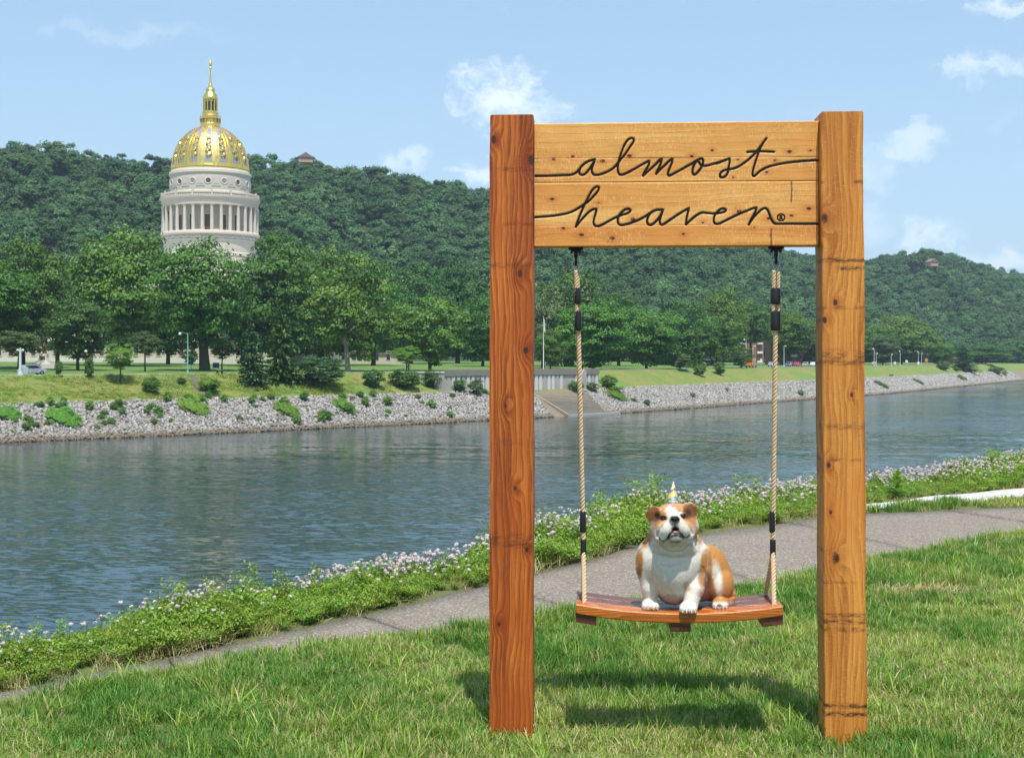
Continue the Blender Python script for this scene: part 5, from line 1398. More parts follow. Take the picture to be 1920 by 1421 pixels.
# stone drum under the dome
lat('cornice', [(252, 792), (256, 792), (260, 802), (268, 806), (270, 822), (264, 826), (262, 834), (255, 836), (255, 800)], M_stone, seg=96)
att = lat('attic_wall', [(262, 830), (263, 836), (264, 938), (270, 944), (200, 944), (200, 830)], M_stone, seg=96)
for i in range(16):
    a = ACAM + radians(-3 + 22.5 * i); R_ = rc(263.5)
    T = Matrix.Translation((R_ * cos(a), R_ * sin(a), zc(880))) @ Matrix.Rotation(a, 4, 'Z') @ Matrix.Rotation(pi / 2, 4, 'Y')
    fr = MB().lathe([(0.72, -0.05), (0.98, -0.05), (0.98, 0.10), (0.86, 0.14), (0.72, 0.02)], 20, T, cap=False).build('round_window', M_stone_w, att, smooth=True)
    MB().cyl(0.74, -0.05, 0.015, 18, T).build('pane', M_lead if i % 2 else M_brownwin, fr)
    b_ = a + radians(11.25); T = Matrix.Translation((R_ * cos(b_), R_ * sin(b_), 0)) @ Matrix.Rotation(b_, 4, 'Z')
    MB().box(-0.1, 0.10, -1.25, 1.25, zc(915), zc(852), T).box(0.1005, 0.16, -0.8, 0.8, zc(900), zc(866), T).build('wall_panel', M_stone, att)
bal = lat('balustrade', [(300, 975), (300, 950), (316, 950), (318, 956), (318, 962), (308, 962), (308, 975)], M_stone, seg=96)
mb_ = MB().box(-0.10, 0.10, -0.09, 0.09, zc(974), zc(951)).mesh('baluster', M_stone)
mp_ = MB().box(-0.22, 0.22, -0.30, 0.30, zc(976), zc(941)).mesh('balustrade_post', M_stone)
for i in range(128):
    a = 2 * pi * i / 128 + ACAM + 0.03
    if i % 8 == 0: link('balustrade_post', mp_, None, bal, loc=(rc(316) * cos(a), rc(316) * sin(a), 0), rot=(0, 0, a))
    else: link('baluster', mb_, None, bal, loc=(rc(317.5) * cos(a), rc(317.5) * sin(a), 0), rot=(0, 0, a))
lat('entablature', [(255, 1036), (314, 1036), (315, 1018), (317, 1016), (318, 998), (322, 992), (327, 988), (328, 976), (322, 974), (255, 974)], M_stone, seg=96)
inner = lat('drum_wall', [(255, 1036), (255, 1206), (250, 1206)], M_stone, seg=96)
mc = MB().lathe([(0.66, zc(1212)), (0.66, zc(1206)), (0.56, zc(1204)), (0.53, zc(1200)), (0.50, zc(1120)), (0.44, zc(1054))], 14).mesh('column', M_stone, True)
mcap = MB().lathe([(0.46, zc(1054)), (0.50, zc(1050)), (0.48, zc(1046)), (0.66, zc(1038)), (0.70, zc(1036.5))], 10).mesh('capital', M_stone, True)
for i in range(32):
    a = ACAM + radians(1.65 + 11.25 * i)
    cobj = link('column', mc, None, cap, loc=(rc(306) * cos(a), rc(306) * sin(a), 0), rot=(0, 0, a)); link('capital', mcap, None, cobj)
    if i % 2 == 0:
        b_ = a + radians(-5.6); T = Matrix.Translation((rc(256) * cos(b_), rc(256) * sin(b_), 0)) @ Matrix.Rotation(b_, 4, 'Z')
        dfr = MB().box(-0.3, 0.06, -1.0, 1.0, zc(1203), zc(1092), T).build('window', M_stone_w, inner)
        MB().box(0.065, 0.10, -0.82, 0.82, zc(1203), zc(1098), T).build('pane', M_brownwin, dfr)
lat('stylobate', [(255, 1204), (316, 1204), (324, 1210), (326, 1222), (318, 1228), (300, 1230)], M_stone, seg=96)
fri = lat('frieze', [(300, 1228), (306, 1230), (306, 1256), (312, 1260), (304, 1266), (300, 1340), (306, 1346), (306, 1366), (255, 1370)], M_stone, seg=96)
for i in range(32):
    a0 = ACAM + radians(11.25 * i + 2)
    pts = []
    for q in np.linspace(-1, 1, 9):
        a = a0 + radians(5.0) * q; pts.append((rc(307.5) * cos(a), rc(307.5) * sin(a), zc(1236) - 0.62 * (1 - q * q)))
    MB().tube(pts, [0.12, 0.17, 0.21, 0.25, 0.27, 0.25, 0.21, 0.17, 0.12], 6).build('garland', M_stone_w, fri, smooth=True)
MB().lathe([(rc(300), zc(1370)), (rc(318), zc(1372)), (rc(318), zc(1460)), (rc(340), 22.0)], 8).build('dome_podium', M_stone, cap)
# wings towards the river
WX0, WX1, WY = XA(-170, 372) - CX, XA(604, 372) - CX, 372 - CD
wing = MB().box(WX0, WX1, WY, WY + 60, -2, 21).build('wing_wall', M_stone, cap)
MB().box(WX0 - 0.8, WX1 + 0.8, WY - 0.8, WY + 60.8, 21.002, 22.2).build('roof_cornice', M_stone_w, cap)
MB().box(WX0 - 0.35, WX1 + 0.35, WY - 0.45, WY - 0.003, 6.3, 6.9).build('string_course', M_stone_w, cap)
MB().box(WX0 - 0.35, WX1 + 0.35, WY - 0.4, WY - 0.003, -2, 2.1).build('plinth', M_stone_w, cap)
x = XA(297.7, 372) - CX - 3.03 * 16; k = 0
while x < WX1 - 2:
    if x > WX0 + 2:
        for (z0, z1) in ((2.85, 5.45), (8.6, 13.2), (15.2, 18.4)):
            fr = MB().box(x - 0.72, x + 0.72, WY - 0.14, WY - 0.004, z0 - 0.2, z1 + 0.2).build('window', M_stone_w, cap)
            MB().box(x - 0.56, x + 0.56, WY - 0.16, WY - 0.142, z0, z1).build('pane', M_brownwin, fr)
    x += 3.03; k += 1

# ================================================================== TREES
PAL = {'mid': ((0.048, 0.112, 0.020), (0.125, 0.235, 0.040)), 'yellow': ((0.062, 0.138, 0.020), (0.160, 0.285, 0.046)), 'dark': ((0.036, 0.092, 0.022), (0.095, 0.185, 0.040)),
       'grey': ((0.080, 0.115, 0.046), (0.15, 0.19, 0.08)), 'blue': ((0.036, 0.090, 0.038), (0.095, 0.180, 0.072)), 'blossom': ((0.05, 0.10, 0.022), (0.22, 0.26, 0.15)), 'lime': ((0.10, 0.20, 0.03), (0.20, 0.34, 0.05))}
CROWN = {}
def crown(kind, pal, v):
    key = (kind, pal, v)
    if key not in CROWN:
        c0, c1 = PAL[pal]
        if kind == 'broad': CROWN[key] = ico_cloud_crown('crown', 150, 130, 0.050, M_leaf, c0, c1, 1.0, (0.16, 1.0), (0.18, 0.30), 0.3)
        elif kind == 'loose': CROWN[key] = ico_cloud_crown('crown', 150, 90, 0.052, M_leaf, c0, c1, 1.0, (0.25, 1.0), (0.13, 0.24), 0.3)
        elif kind == 'bush': CROWN[key] = ico_cloud_crown('crown', 60, 70, 0.105, M_leaf, c0, c1, 1.0, (0.3, 0.95), (0.24, 0.36), 0.3)
        elif kind == 'conifer':
            pos = []; nrm = []; up = []
            for L in range(17):
                zz = (L + 0.5) / 17; R_ = (1 - zz) ** 0.8 * (0.85 + 0.3 * rng.random()); nb = int(8 + 16 * (1 - zz))
                for q in range(nb):
                    a = rng.uniform(0, 2 * pi); ln = R_ * rng.uniform(0.7, 1.1); kx = max(5, int(34 * ln))
                    s = np.linspace(0.12, 1, kx)
                    p_ = np.stack([cos(a) * ln * s, sin(a) * ln * s, 2 * zz - 0.16 * ln * s ** 1.5 + 0.05 * s ** 4], 1) + rng.normal(0, 0.018, (kx, 3))
                    pos.append(p_); nrm.append(np.tile([0.1 * cos(a), 0.1 * sin(a), 1.0], (kx, 1)) + rng.normal(0, 0.45, (kx, 3))); up.append(np.tile([cos(a), sin(a), -0.2], (kx, 1)) + rng.normal(0, 0.35, (kx, 3)))
            pos, nrm, up = map(np.concatenate, (pos, nrm, up)); n = len(pos)
            co, fc = quads(pos, nrm, 0.085 * rng.uniform(0.7, 1.3, n), 1.9, up)
            tone = rng.random((n, 1)); col = np.array([c0]) * (1 - tone) + np.array([c1]) * tone
            CROWN[key] = fast_mesh('crown', co, fc, cols=np.repeat(col, 4, 0), mat=M_leaf)
        elif kind == 'mat': CROWN[key] = ico_cloud_crown('vine_leaves', 130, 70, 0.075, M_leaf, c0, c1, 1.0, (0.05, 1.0), (0.13, 0.24), 0.6)
    return CROWN[key]
def tree(name, px, s, top, wid, bot, kind, pal, label, v=0, group=None, trunk_w=None, squash=1.0, bark=M_bark):
    q, nn, tt_ = bank_pt(px, s); X, D = float(q[0]), float(q[1]); zg = float(bank_z(s)) - 0.1
    zt, zb = ZA(top, D), ZA(bot, D); R_ = wid * (1.14 if kind != 'conifer' else 1.0) / 2 * D / F
    zb = max(zb, zg + 0.15)
    t_ = empty(name, (X, D, zg), 0, label, 'tree', group)
    rz = random.uniform(0, 6.28)
    H = zt - zg
    if kind == 'conifer':
        link('crown', crown(kind, pal, v), None, t_, loc=(0, 0, zb - zg), rot=(0, 0, rz), scale=(R_, R_, (zt - zb) / 2))
        MB().tube([(0, 0, -0.3), (0, 0, H * 0.5), (0, 0, H * 0.95)], [H * 0.018 + 0.08, H * 0.011, 0.03], 8).build('trunk', bark, t_, smooth=True)
        return t_
    cr_ = link('crown', crown(kind, pal, v), None, t_, loc=(0, 0, zb - zg), rot=(random.uniform(-.08, .08), random.uniform(-.08, .08), rz), scale=(R_ * 0.96, R_ * 0.96 * squash, (zt - zb) / 2 * 0.97))
    r0 = trunk_w / 2 if trunk_w else max(0.10, H * 0.021)
    mb = MB(); zf = max(zb - zg, 0.18 * H); hub = zf + 0.16 * (H - zf)
    bend = random.uniform(-0.03, 0.03) * H
    mb.tube([(0, 0, -0.4), (0, 0, 0.02 * H), (bend * 0.3, 0, hub * 0.5), (bend, 0, hub), (bend * 1.2, 0, zf + 0.72 * (H - zf))], [r0 * 1.5, r0 * 1.15, r0 * 0.92, r0 * 0.75, r0 * 0.12], 9)
    for i in range(7):
        a = i * 2.4 + rz; e = random.uniform(0.35, 0.72); z0 = hub * random.uniform(0.86, 1.05)
        tip_ = Vector((cos(a) * R_ * e, sin(a) * R_ * e, zf + (H - zf) * random.uniform(0.28, 0.75)))
        st = Vector((bend * z0 / hub, 0, z0)); md_ = st.lerp(tip_, 0.5) + Vector((0, 0, -0.06 * H * random.random()))
        mb.tube([st, md_, tip_], [r0 * 0.5, r0 * 0.32, r0 * 0.08], 6)
    mb.build('trunk', bark, t_, smooth=True)
    return t_
M_palebark = flat('pale_bark', (0.42, 0.38, 0.32), 0.85, vary=0.35, scale=1.0)
FARG = 'park trees on the far bank'
TREES = [
 ('broadleaf_tree', -45, 70, 478, 190, 640, 'broad', 'mid', 'tall broadleaf tree cut off by the photo edge beside the stone wing', 0),
 ('broadleaf_tree', 42, 82, 450, 150, 662, 'broad', 'mid', 'tall tree with spiky top behind the soldier monument', 1),
 ('broadleaf_tree', 108, 112, 512, 120, 650, 'loose', 'mid', 'loose-crowned tree in front of the stone wing, behind the monument', 0),
 ('maple_tree', 238, 96, 438, 196, 655, 'broad', 'yellow', 'huge bright green maple just left of the dome', 0),
 ('oak_tree', 384, 48, 452, 182, 652, 'broad', 'mid', 'massive oak with a thick bare trunk below the dome drum', 1),
 ('maple_tree', 146, 58, 566, 122, 668, 'broad', 'dark', 'dark rounded maple between the monument and the cone shrubs', 0),
 ('broadleaf_tree', 315, 112, 520, 120, 660, 'broad', 'dark', 'shaded tree between the bright maple and the big oak', 1),
 ('broadleaf_tree', 456, 92, 500, 120, 672, 'broad', 'dark', 'dark tree filling the gap right of the big oak', 2),
 ('broadleaf_tree', 522, 84, 448, 172, 668, 'broad', 'mid', 'tall full tree right of the dome behind the tall spruce', 2),
 ('broadleaf_tree', 602, 92, 458, 150, 668, 'broad', 'mid', 'tall round-topped tree behind the sycamore', 0),
 ('sycamore_tree', 652, 36, 482, 168, 696, 'loose', 'yellow', 'open sycamore with pale branches on the bank top', 1),
 ('broadleaf_tree', 700, 88, 498, 110, 660, 'broad', 'mid', 'dark green tree right behind the sycamore', 1),
 ('broadleaf_tree', 770, 110, 505, 120, 690, 'broad', 'dark', 'round dark tree at the foot of the ridge, right of the sycamore', 1),
 ('broadleaf_tree', 858, 112, 494, 128, 690, 'broad', 'dark', 'round dark tree left of the reddish post', 0),
 ('broadleaf_tree', 806, 34, 560, 148, 690, 'loose', 'yellow', 'yellowish green tree spreading over the end of the terrace wall', 0),
 ('broadleaf_tree', 905, 70, 556, 96, 692, 'broad', 'mid', 'bright tree peeking out beside the reddish post above the terrace', 2),
 ('small_tree', 762, 24, 648, 52, 682, 'loose', 'lime', 'small light green tree with a thin trunk on the bank edge', 1),
 ('spruce_tree', 474, 16, 608, 72, 718, 'conifer', 'blue', 'shorter layered blue-green spruce on the bank slope', 0),
 ('spruce_tree', 526, 18, 562, 94, 716, 'conifer', 'dark', 'taller dark spruce on the bank slope', 0),
 ('pine_tree', 598, 15, 664, 96, 728, 'loose', 'blue', 'low spreading dark pine on the bank slope', 0),
 ('crabapple_tree', 34, 52, 618, 88, 668, 'loose', 'grey', 'grey-green crabapple tree left of the soldier monument', 0),
 ('crabapple_tree', 272, 46, 622, 62, 668, 'loose', 'grey', 'grey-green crabapple tree left of the big oak', 1),
 ('crabapple_tree', 416, 56, 630, 48, 674, 'loose', 'grey', 'small grey-green crabapple tree between the oak and the spruces', 0),
 ('sapling_tree', 226, 18, 642, 58, 694, 'loose', 'lime', 'young light green tree standing on the bank edge', 0),
 ('broadleaf_tree', 1062, 62, 503, 160, 690, 'broad', 'mid', 'tall tree at the hill foot behind the roped left side of the swing', 0),
 ('blossom_tree', 1018, 46, 535, 84, 690, 'loose', 'blossom', 'pale flowering tree beside the reddish post', 0),
 ('broadleaf_tree', 1112, 32, 558, 132, 692, 'broad', 'yellow', 'full bright tree behind the black sleeves of the left rope', 1),
 ('broadleaf_tree', 1212, 30, 574, 118, 690, 'broad', 'yellow', 'full bright tree on the bank top midway between the ropes', 2),
 ('broadleaf_tree', 1160, 66, 545, 110, 690, 'broad', 'dark', 'dark tree between the two bright trees of the bank row', 0),
 ('small_tree', 1032, 24, 618, 62, 690, 'broad', 'mid', 'small bushy tree beside the white flagpole', 1),
 ('conifer_tree', 1242, 70, 556, 44, 690, 'conifer', 'dark', 'dark conifer poking out behind the bright bank row', 0),
 ('broadleaf_tree', 1292, 62, 562, 112, 690, 'broad', 'mid', 'rounded tree behind the small brownish tree', 1),
 ('broadleaf_tree', 1352, 66, 540, 92, 680, 'broad', 'yellow', 'pale-topped tall tree left of the brick block', 0),
 ('broadleaf_tree', 1408, 64, 564, 72, 650, 'broad', 'mid', 'tree half hiding the brick block with balconies', 2),
 ('broadleaf_tree', 1344, 27, 604, 84, 690, 'loose', 'mid', 'open tree with forked trunk near the school bus', 0),
 ('conifer_tree', 1304, 30, 618, 42, 694, 'conifer', 'mid', 'small cone-shaped tree left of the forked tree', 0),
 ('small_tree', 1275, 21, 662, 46, 692, 'loose', 'grey', 'small brownish tree on the bank slope between the ropes', 1),
 ('small_tree', 1390, 24, 650, 44, 694, 'loose', 'mid', 'small tree right behind the school bus', 1),
 ('broadleaf_tree', 1482, 52, 584, 96, 668, 'broad', 'yellow', 'round bright tree in front of the low brick flats', 0),
 ('conifer_tree', 1526, 44, 640, 46, 690, 'conifer', 'blue', 'blue-green conifer beside the golden post', 0),
 ('broadleaf_tree', 1690, 46, 592, 126, 682, 'broad', 'yellow', 'broad tall tree behind the riverside lamp posts', 0),
 ('broadleaf_tree', 1640, 44, 612, 84, 684, 'broad', 'mid', 'tree behind the lamp posts next to the golden post', 2),
 ('broadleaf_tree', 1655, 38, 628, 58, 684, 'broad', 'grey', 'lighter tree in front of the lamp-post grove', 0),
 ('broadleaf_tree', 1762, 30, 638, 52, 690, 'broad', 'yellow', 'round tree standing alone right of the lamp posts', 1),
 ('spruce_tree', 1806, 13, 648, 66, 702, 'conifer', 'dark', 'wide dark conifer halfway down the right bank', 0),
 ('broadleaf_tree', 1848, 22, 642, 78, 700, 'broad', 'dark', 'dark clump tree right of the wide conifer', 2),
 ('broadleaf_tree', 1912, 30, 636, 52, 694, 'broad', 'mid', 'tree at the far right end of the bank', 1),
 ('broadleaf_tree', 1880, 28, 660, 44, 694, 'loose', 'mid', 'low tree between the dark clump and the end of the bank', 0)]
for T_ in TREES:
    nm, px, s, top, wid, bot, kind, pal, lab, v = T_
    if wid > 100 and bot < 676: bot += 14
    if wid > 100 and px < 960: top -= 6
    tree(nm, px, s, top, wid, bot, kind, pal, lab, v, FARG, trunk_w=2.0 if nm == 'oak_tree' else None, bark=M_palebark if nm == 'sycamore_tree' else M_bark)

def hit(px, py):
    """where the ray of a photo pixel meets the far bank"""
    k = (px - PX0) / F
    for D in np.arange(180, 900, 0.7):
        s, i = bank_s(k * D, D)
        if s > -0.5 and PY0 + (EYE - float(bank_z(s))) / D * F <= py: return k * D, D, float(bank_z(s)), s
    return k * 400, 400, 0, 30
def bush(name, px, py, w, h, pal, label, kind='bush', v=0, group=None, cat='shrub'):
    """rounded shrub whose foot is at the pixel, w x h pixels"""
    X, D, z, s = hit(px, py); R_ = w / 2 * D / F; H = h * D / F
    t_ = empty(name, (X, D, z - 0.1), 0, label, cat, group)
    if kind == 'bush': link('foliage', crown('bush', pal, v), None, t_, rot=(0, 0, random.uniform(0, 6)), scale=(R_, R_, H / 2))
    else: link('foliage', crown(kind, pal, v), None, t_, rot=(0, 0, random.uniform(0, 6)), scale=(R_, R_, H / 2))
    MB().tube([(0, 0, -0.2), (0.05, 0, H * 0.4), (0, 0.05, H * 0.75)], [0.08, 0.05, 0.02], 6).build('stem', M_bark, t_)
    return t_
bush('cone_shrub', 110, 708, 15, 30, 'mid', 'shorter cone-shaped shrub by the footpath near the car')
bush('cone_shrub', 167, 709, 19, 40, 'mid', 'taller cone-shaped shrub by the footpath', v=1)
bush('shrub', 284, 738, 34, 32, 'mid', 'big loose shrub on the grassy slope left of the bank steps')
bush('shrub', 341, 722, 18, 15, 'dark', 'small round dark shrub left of the bank steps')
bush('shrub', 392, 738, 42, 32, 'yellow', 'big spreading shrub right of the bank steps', v=1)
bush('shrub', 356, 684, 30, 30, 'dark', 'dark ragged shrub against the stone wing wall')
bush('shrub', 310, 678, 14, 22, 'grey', 'thin upright shrub against the stone wing wall')
bush('shrub', 700, 728, 44, 34, 'dark', 'dark shaded shrub on the slope below the sycamore')
bush('shrub', 760, 730, 60, 36, 'dark', 'wide dark shrub left of the terrace wall', v=1)
bush('shrub', 812, 728, 40, 34, 'dark', 'dark shrub at the left end of the terrace wall')
bush('shrub', 858, 736, 40, 26, 'mid', 'bushy shrub in front of the terrace wall', v=1)
bush('shrub', 893, 742, 30, 34, 'grey', 'upright grey-green shrub beside the reddish post')
bush('shrub', 1015, 729, 11, 18, 'dark', 'first small dark shrub at the foot of the terrace wall')
bush('shrub', 1034, 729, 12, 20, 'dark', 'second small dark shrub at the foot of the terrace wall', v=1)
bush('shrub', 1080, 736, 30, 20, 'mid', 'shrub below the terrace stair')
bush('shrub', 1110, 736, 26, 20, 'grey', 'shrub at the terrace wall corner')
bush('shrub', 1140, 730, 34, 26, 'mid', 'large shrub right of the terrace wall corner')
bush('hedge', 1150, 735, 40, 11, 'lime', 'low clipped bright hedge on the bank right of the terrace', cat='hedge')
bush('shrub', 1312, 706, 24, 24, 'mid', 'shrub on the grassy bank below the cone-shaped tree')
bush('shrub', 1350, 704, 26, 26, 'mid', 'shrub on the grassy bank under the forked tree', v=1)
bush('shrub', 1770, 694, 28, 18, 'grey', 'brownish shrub at the bank edge right of the lamp posts')
bush('shrub', 1793, 696, 14, 9, 'grey', 'small brownish shrub alone on the grass')
bush('shrub', 1868, 702, 30, 16, 'grey', 'brownish shrub below the dark clump tree')
# vine mats over the riprap
for (px, py, w, h, lab) in [(128, 802, 70, 38, 'large vine mat over the rocks near the left'), (372, 778, 62, 36, 'vine mat over the rocks below the bank steps'), (547, 782, 52, 30, 'vine mat over the rocks below the spruces'),
                            (655, 776, 44, 30, 'vine mat over the rocks below the low pine'), (1165, 752, 56, 22, 'vine mat over the rocks right of the stepped landing'), (20, 795, 60, 26, 'vine mat over the rocks at the left edge'),
                            (1660, 728, 40, 16, 'vine mat over the rocks right of the golden post'), (1728, 722, 36, 12, 'vine mat over the rocks below the lone round tree'), (1810, 714, 50, 10, 'vine mat over the rocks below the wide conifer')]:
    X, D, z, s = hit(px, py); R_ = w / 2 * D / F; up_ = h * D / F
    t_ = link('vine_patch', crown('mat', 'lime' if D < 400 else 'yellow', 1)); q, nn, tt_ = bank_pt(px, s)
    sl_ = math.atan2(5.13, 9.0)
    t_.location = (X + nn[0] * 1.5, D + nn[1] * 1.5, z + 0.9); t_.rotation_euler = (0, 0, math.atan2(tt_[1], tt_[0])); t_.scale = (R_ * 0.95, max(1.6, up_ * 0.9), 0.55)
    t_.rotation_euler = (Matrix.Rotation(math.atan2(tt_[1], tt_[0]), 4, 'Z') @ Matrix.Rotation(sl_, 4, 'X')).to_euler()
    tag(t_, lab, 'vine', 'vine mats on the rock slope')
for i in range(95):
    px = rng.uniform(-20, 1900) if i > 60 else rng.uniform(0, 920)
    if 1000 < px < 1145: continue
    s = rng.uniform(1.2, 9.5) ; q, nn, tt_ = bank_pt(px, s); D = q[1]
    wpx = rng.uniform(7, 21) * (1 if px < 1000 else 0.7); R_ = wpx / 2 * D / F
    t_ = link('weed_tuft', crown('bush', ['mid', 'lime', 'yellow', 'lime'][i % 4], i % 2), loc=(q[0], q[1], float(bank_z(s)) - 0.1), rot=(0, 0, rng.uniform(0, 6)), scale=(R_, R_, R_ * rng.uniform(0.6, 1.1)))
    tag(t_, 'small green weed tuft growing among the pale bank rocks', 'weed', 'weed tufts on the rock slope')

# ================================================================== FAR BANK OBJECTS
def on(px, s):
    q, nn, tt_ = bank_pt(px, s); return Vector((q[0], q[1], float(bank_z(s)))), math.atan2(tt_[1], tt_[0]), nn, tt_
# terrace wall, stair and stepped landing
a_, ang, _, _ = on(836, 10); b_, _, _, _ = on(1122, 10)
L_ = (b_ - a_).to_2d().length; rz = math.atan2(b_.y - a_.y, b_.x - a_.x)
ter = empty('terrace', (a_.x, a_.y, 0), rz, 'pale concrete terrace wall with stair above the stepped landing', 'terrace')
MB().box(0, L_, 0.02, 14, -5.4, -0.95).build('wall', M_conc, ter)
MB().box(-0.1, L_ + 0.1, -0.15, 14.1, -0.948, -0.85).build('deck', M_conc, ter)
MB().box(-0.12, L_ + 0.12, -0.22, 0.3, -1.6, -0.25, bev=0.04).build('parapet', M_conc_d, ter)
k = int(L_ / 1.55)
for i in range(k):
    x = (i + 0.5) * L_ / k
    if abs(x - L_ * 0.80) < 3.0: continue
    MB().box(x - 0.45, x + 0.45, -0.10, 0.018, -5.3, -1.62).build('panel', M_stone_w if i % 3 else M_conc, ter)
for i in range(14):
    x = L_ * 0.80 + 2.4 - i * 0.36
    MB().box(x - 0.36, x, -1.6, -0.24, -5.3, -1.3 - i * 0.28).build('step', M_conc, ter)
MB().prism([(L_ * 0.80 - 2.7, -5.3), (L_ * 0.80 - 2.7, -4.4), (L_ * 0.80 + 2.5, -0.4), (L_ * 0.80 + 3.2, -0.4), (L_ * 0.80 + 3.2, -5.3)], -1.9, -1.61).build('stair_wall', M_conc, ter)
a_, ang, _, _ = on(996, 9.6); b_, _, _, _ = on(1082, 9.6)
L_ = (b_ - a_).to_2d().length; rz = math.atan2(b_.y - a_.y, b_.x - a_.x)
M_conc_m = flat('worn_concrete_grey', (0.21, 0.20, 0.175), 0.9, vary=0.35, scale=0.8); M_conc_l = flat('worn_concrete_brown', (0.27, 0.225, 0.17), 0.9, vary=0.35, scale=0.8)
lnd = empty('stepped_landing', (a_.x, a_.y, 0), rz, 'broad worn concrete steps descending to the river below the terrace', 'steps')
for i in range(18):
    f_ = i / 18; M_s = (M_conc_d, M_conc_m, M_conc_d, M_conc_l)[i % 4]
    MB().box(-0.5, L_ + 0.5, -0.55 * (i + 1), -0.55 * i - 0.004, -11, -4.95 - 0.285 * i + 0.012 * (i % 3)).build('step', M_s, lnd)
for x in (-1.0, L_ + 0.52):
    MB().prism([(0.4, -4.6), (-10.2, -9.7), (-10.2, -10.6), (0.4, -5.5)], 0, 0.55, Matrix.Translation((x, 0, 0)) @ Matrix(((0, 1, 0, 0), (1, 0, 0, 0), (0, 0, 1, 0), (0, 0, 0, 1)))).build('kerb', M_conc_l, lnd)
MB().box(-1.0, L_ + 1.0, -10.9, -10.3, -11, -9.75).build('toe_kerb', M_conc, lnd)
# narrow steps on the left bank
a_, ang, nn, tt_ = on(358, 20.5); b_, _, _, _ = on(385, 11.5)
st = empty('bank_steps', (b_.x, b_.y, 0), math.atan2(a_.y - b_.y, a_.x - b_.x), 'narrow old concrete steps climbing the grassy left bank', 'steps')
L_ = (a_ - b_).to_2d().length
for i in range(14): MB().box(i * L_ / 14, (i + 1) * L_ / 14 - 0.003, -0.75, 0.75, -6, b_.z + 0.22 + (a_.z - b_.z) * (i + 0.6) / 14).build('step', M_conc_d, st)

# vehicles
def car(px, s, paint_, label, L_=4.4, flip=False, group=None):
    q, ang, nn, tt_ = on(px, s)
    t_ = empty('parked_car', (q.x, q.y, q.z + 0.08), ang + (pi if flip else 0), label, 'car', group)
    body_ = [(-0.5, 0.32), (-0.5, 0.72), (-0.46, 0.95), (-0.40, 1.02), (-0.34, 1.55), (-0.28, 1.66), (0.05, 1.66), (0.18, 1.52), (0.27, 1.08), (0.44, 0.98), (0.495, 0.84), (0.5, 0.35), (0.44, 0.30), (-0.44, 0.30)]
    mb = MB().prism([(x * L_, z) for x, z in body_], -0.86, 0.86)
    me_ = mb.mesh('body', paint_); bo = link('body', me_, None, t_); md = bo.modifiers.new('bevel', 'BEVEL'); md.width = 0.07; md.segments = 2
    win = [(-0.355, 1.10), (-0.315, 1.55), (0.03, 1.57), (0.14, 1.48), (0.235, 1.10)]
    for sy_ in (-1, 1):
        MB().prism([(x * L_, z) for x, z in win], 0.862 * sy_, 0.872 * sy_).build('side_window', M_glass, bo)
        for wx_ in (-0.31, 0.30):
            T = Matrix.Translation((wx_ * L_, 0.80 * sy_, 0.34)) @ Matrix.Rotation(pi / 2, 4, 'X')
            wh = MB().lathe([(0.20, -0.10), (0.34, -0.10), (0.345, 0.10), (0.20, 0.10)], 16, T).build('wheel', M_tyre, t_)
            MB().cyl(0.20, -0.105, 0.105, 12, T).build('rim', M_steel, wh)
        MB().box(0.488 * L_, 0.503 * L_, 0.5 * sy_ - 0.15, 0.5 * sy_ + 0.15, 0.70, 0.84).build('headlight', M_white, bo)
    MB().prism([(0.19 * L_, 1.50), (0.275 * L_, 1.10), (0.280 * L_, 1.10), (0.195 * L_, 1.50)], -0.72, 0.72).build('windscreen', M_glass, bo)
    return t_
def paintm(n, c): return flat(n, c, 0.25, 0.2, 0.05, 2, coat=0.8)
car(60, 26.2, paintm('silver_paint', (0.36, 0.38, 0.44)), 'silver sport utility car parked behind the lamp post on the left', 4.4)
CARG = 'cars parked by the brick flats'
car(1480, 33, paintm('blue_paint', (0.10, 0.16, 0.32)), 'blue car parked behind the right rope', 4.4, True, CARG)
car(1496, 31, paintm('red_paint', (0.35, 0.05, 0.05)), 'dark red car second from the right rope', 4.3, False, CARG)
car(1511, 31, paintm('cream_paint', (0.55, 0.48, 0.22)), 'pale yellow car third from the right rope', 4.3, True, CARG)
car(1526, 31, paintm('white_paint_car', (0.6, 0.6, 0.6)), 'white car parked next to the golden post', 4.4, False, CARG)
car(1448, 34, paintm('grey_paint', (0.3, 0.31, 0.33)), 'grey car parked between the school bus and the right rope', 4.4, False, CARG)
car(1640, 30, paintm('pink_paint', (0.45, 0.25, 0.22)), 'dull red car under the trees near the riverside lamp posts', 4.4, False)
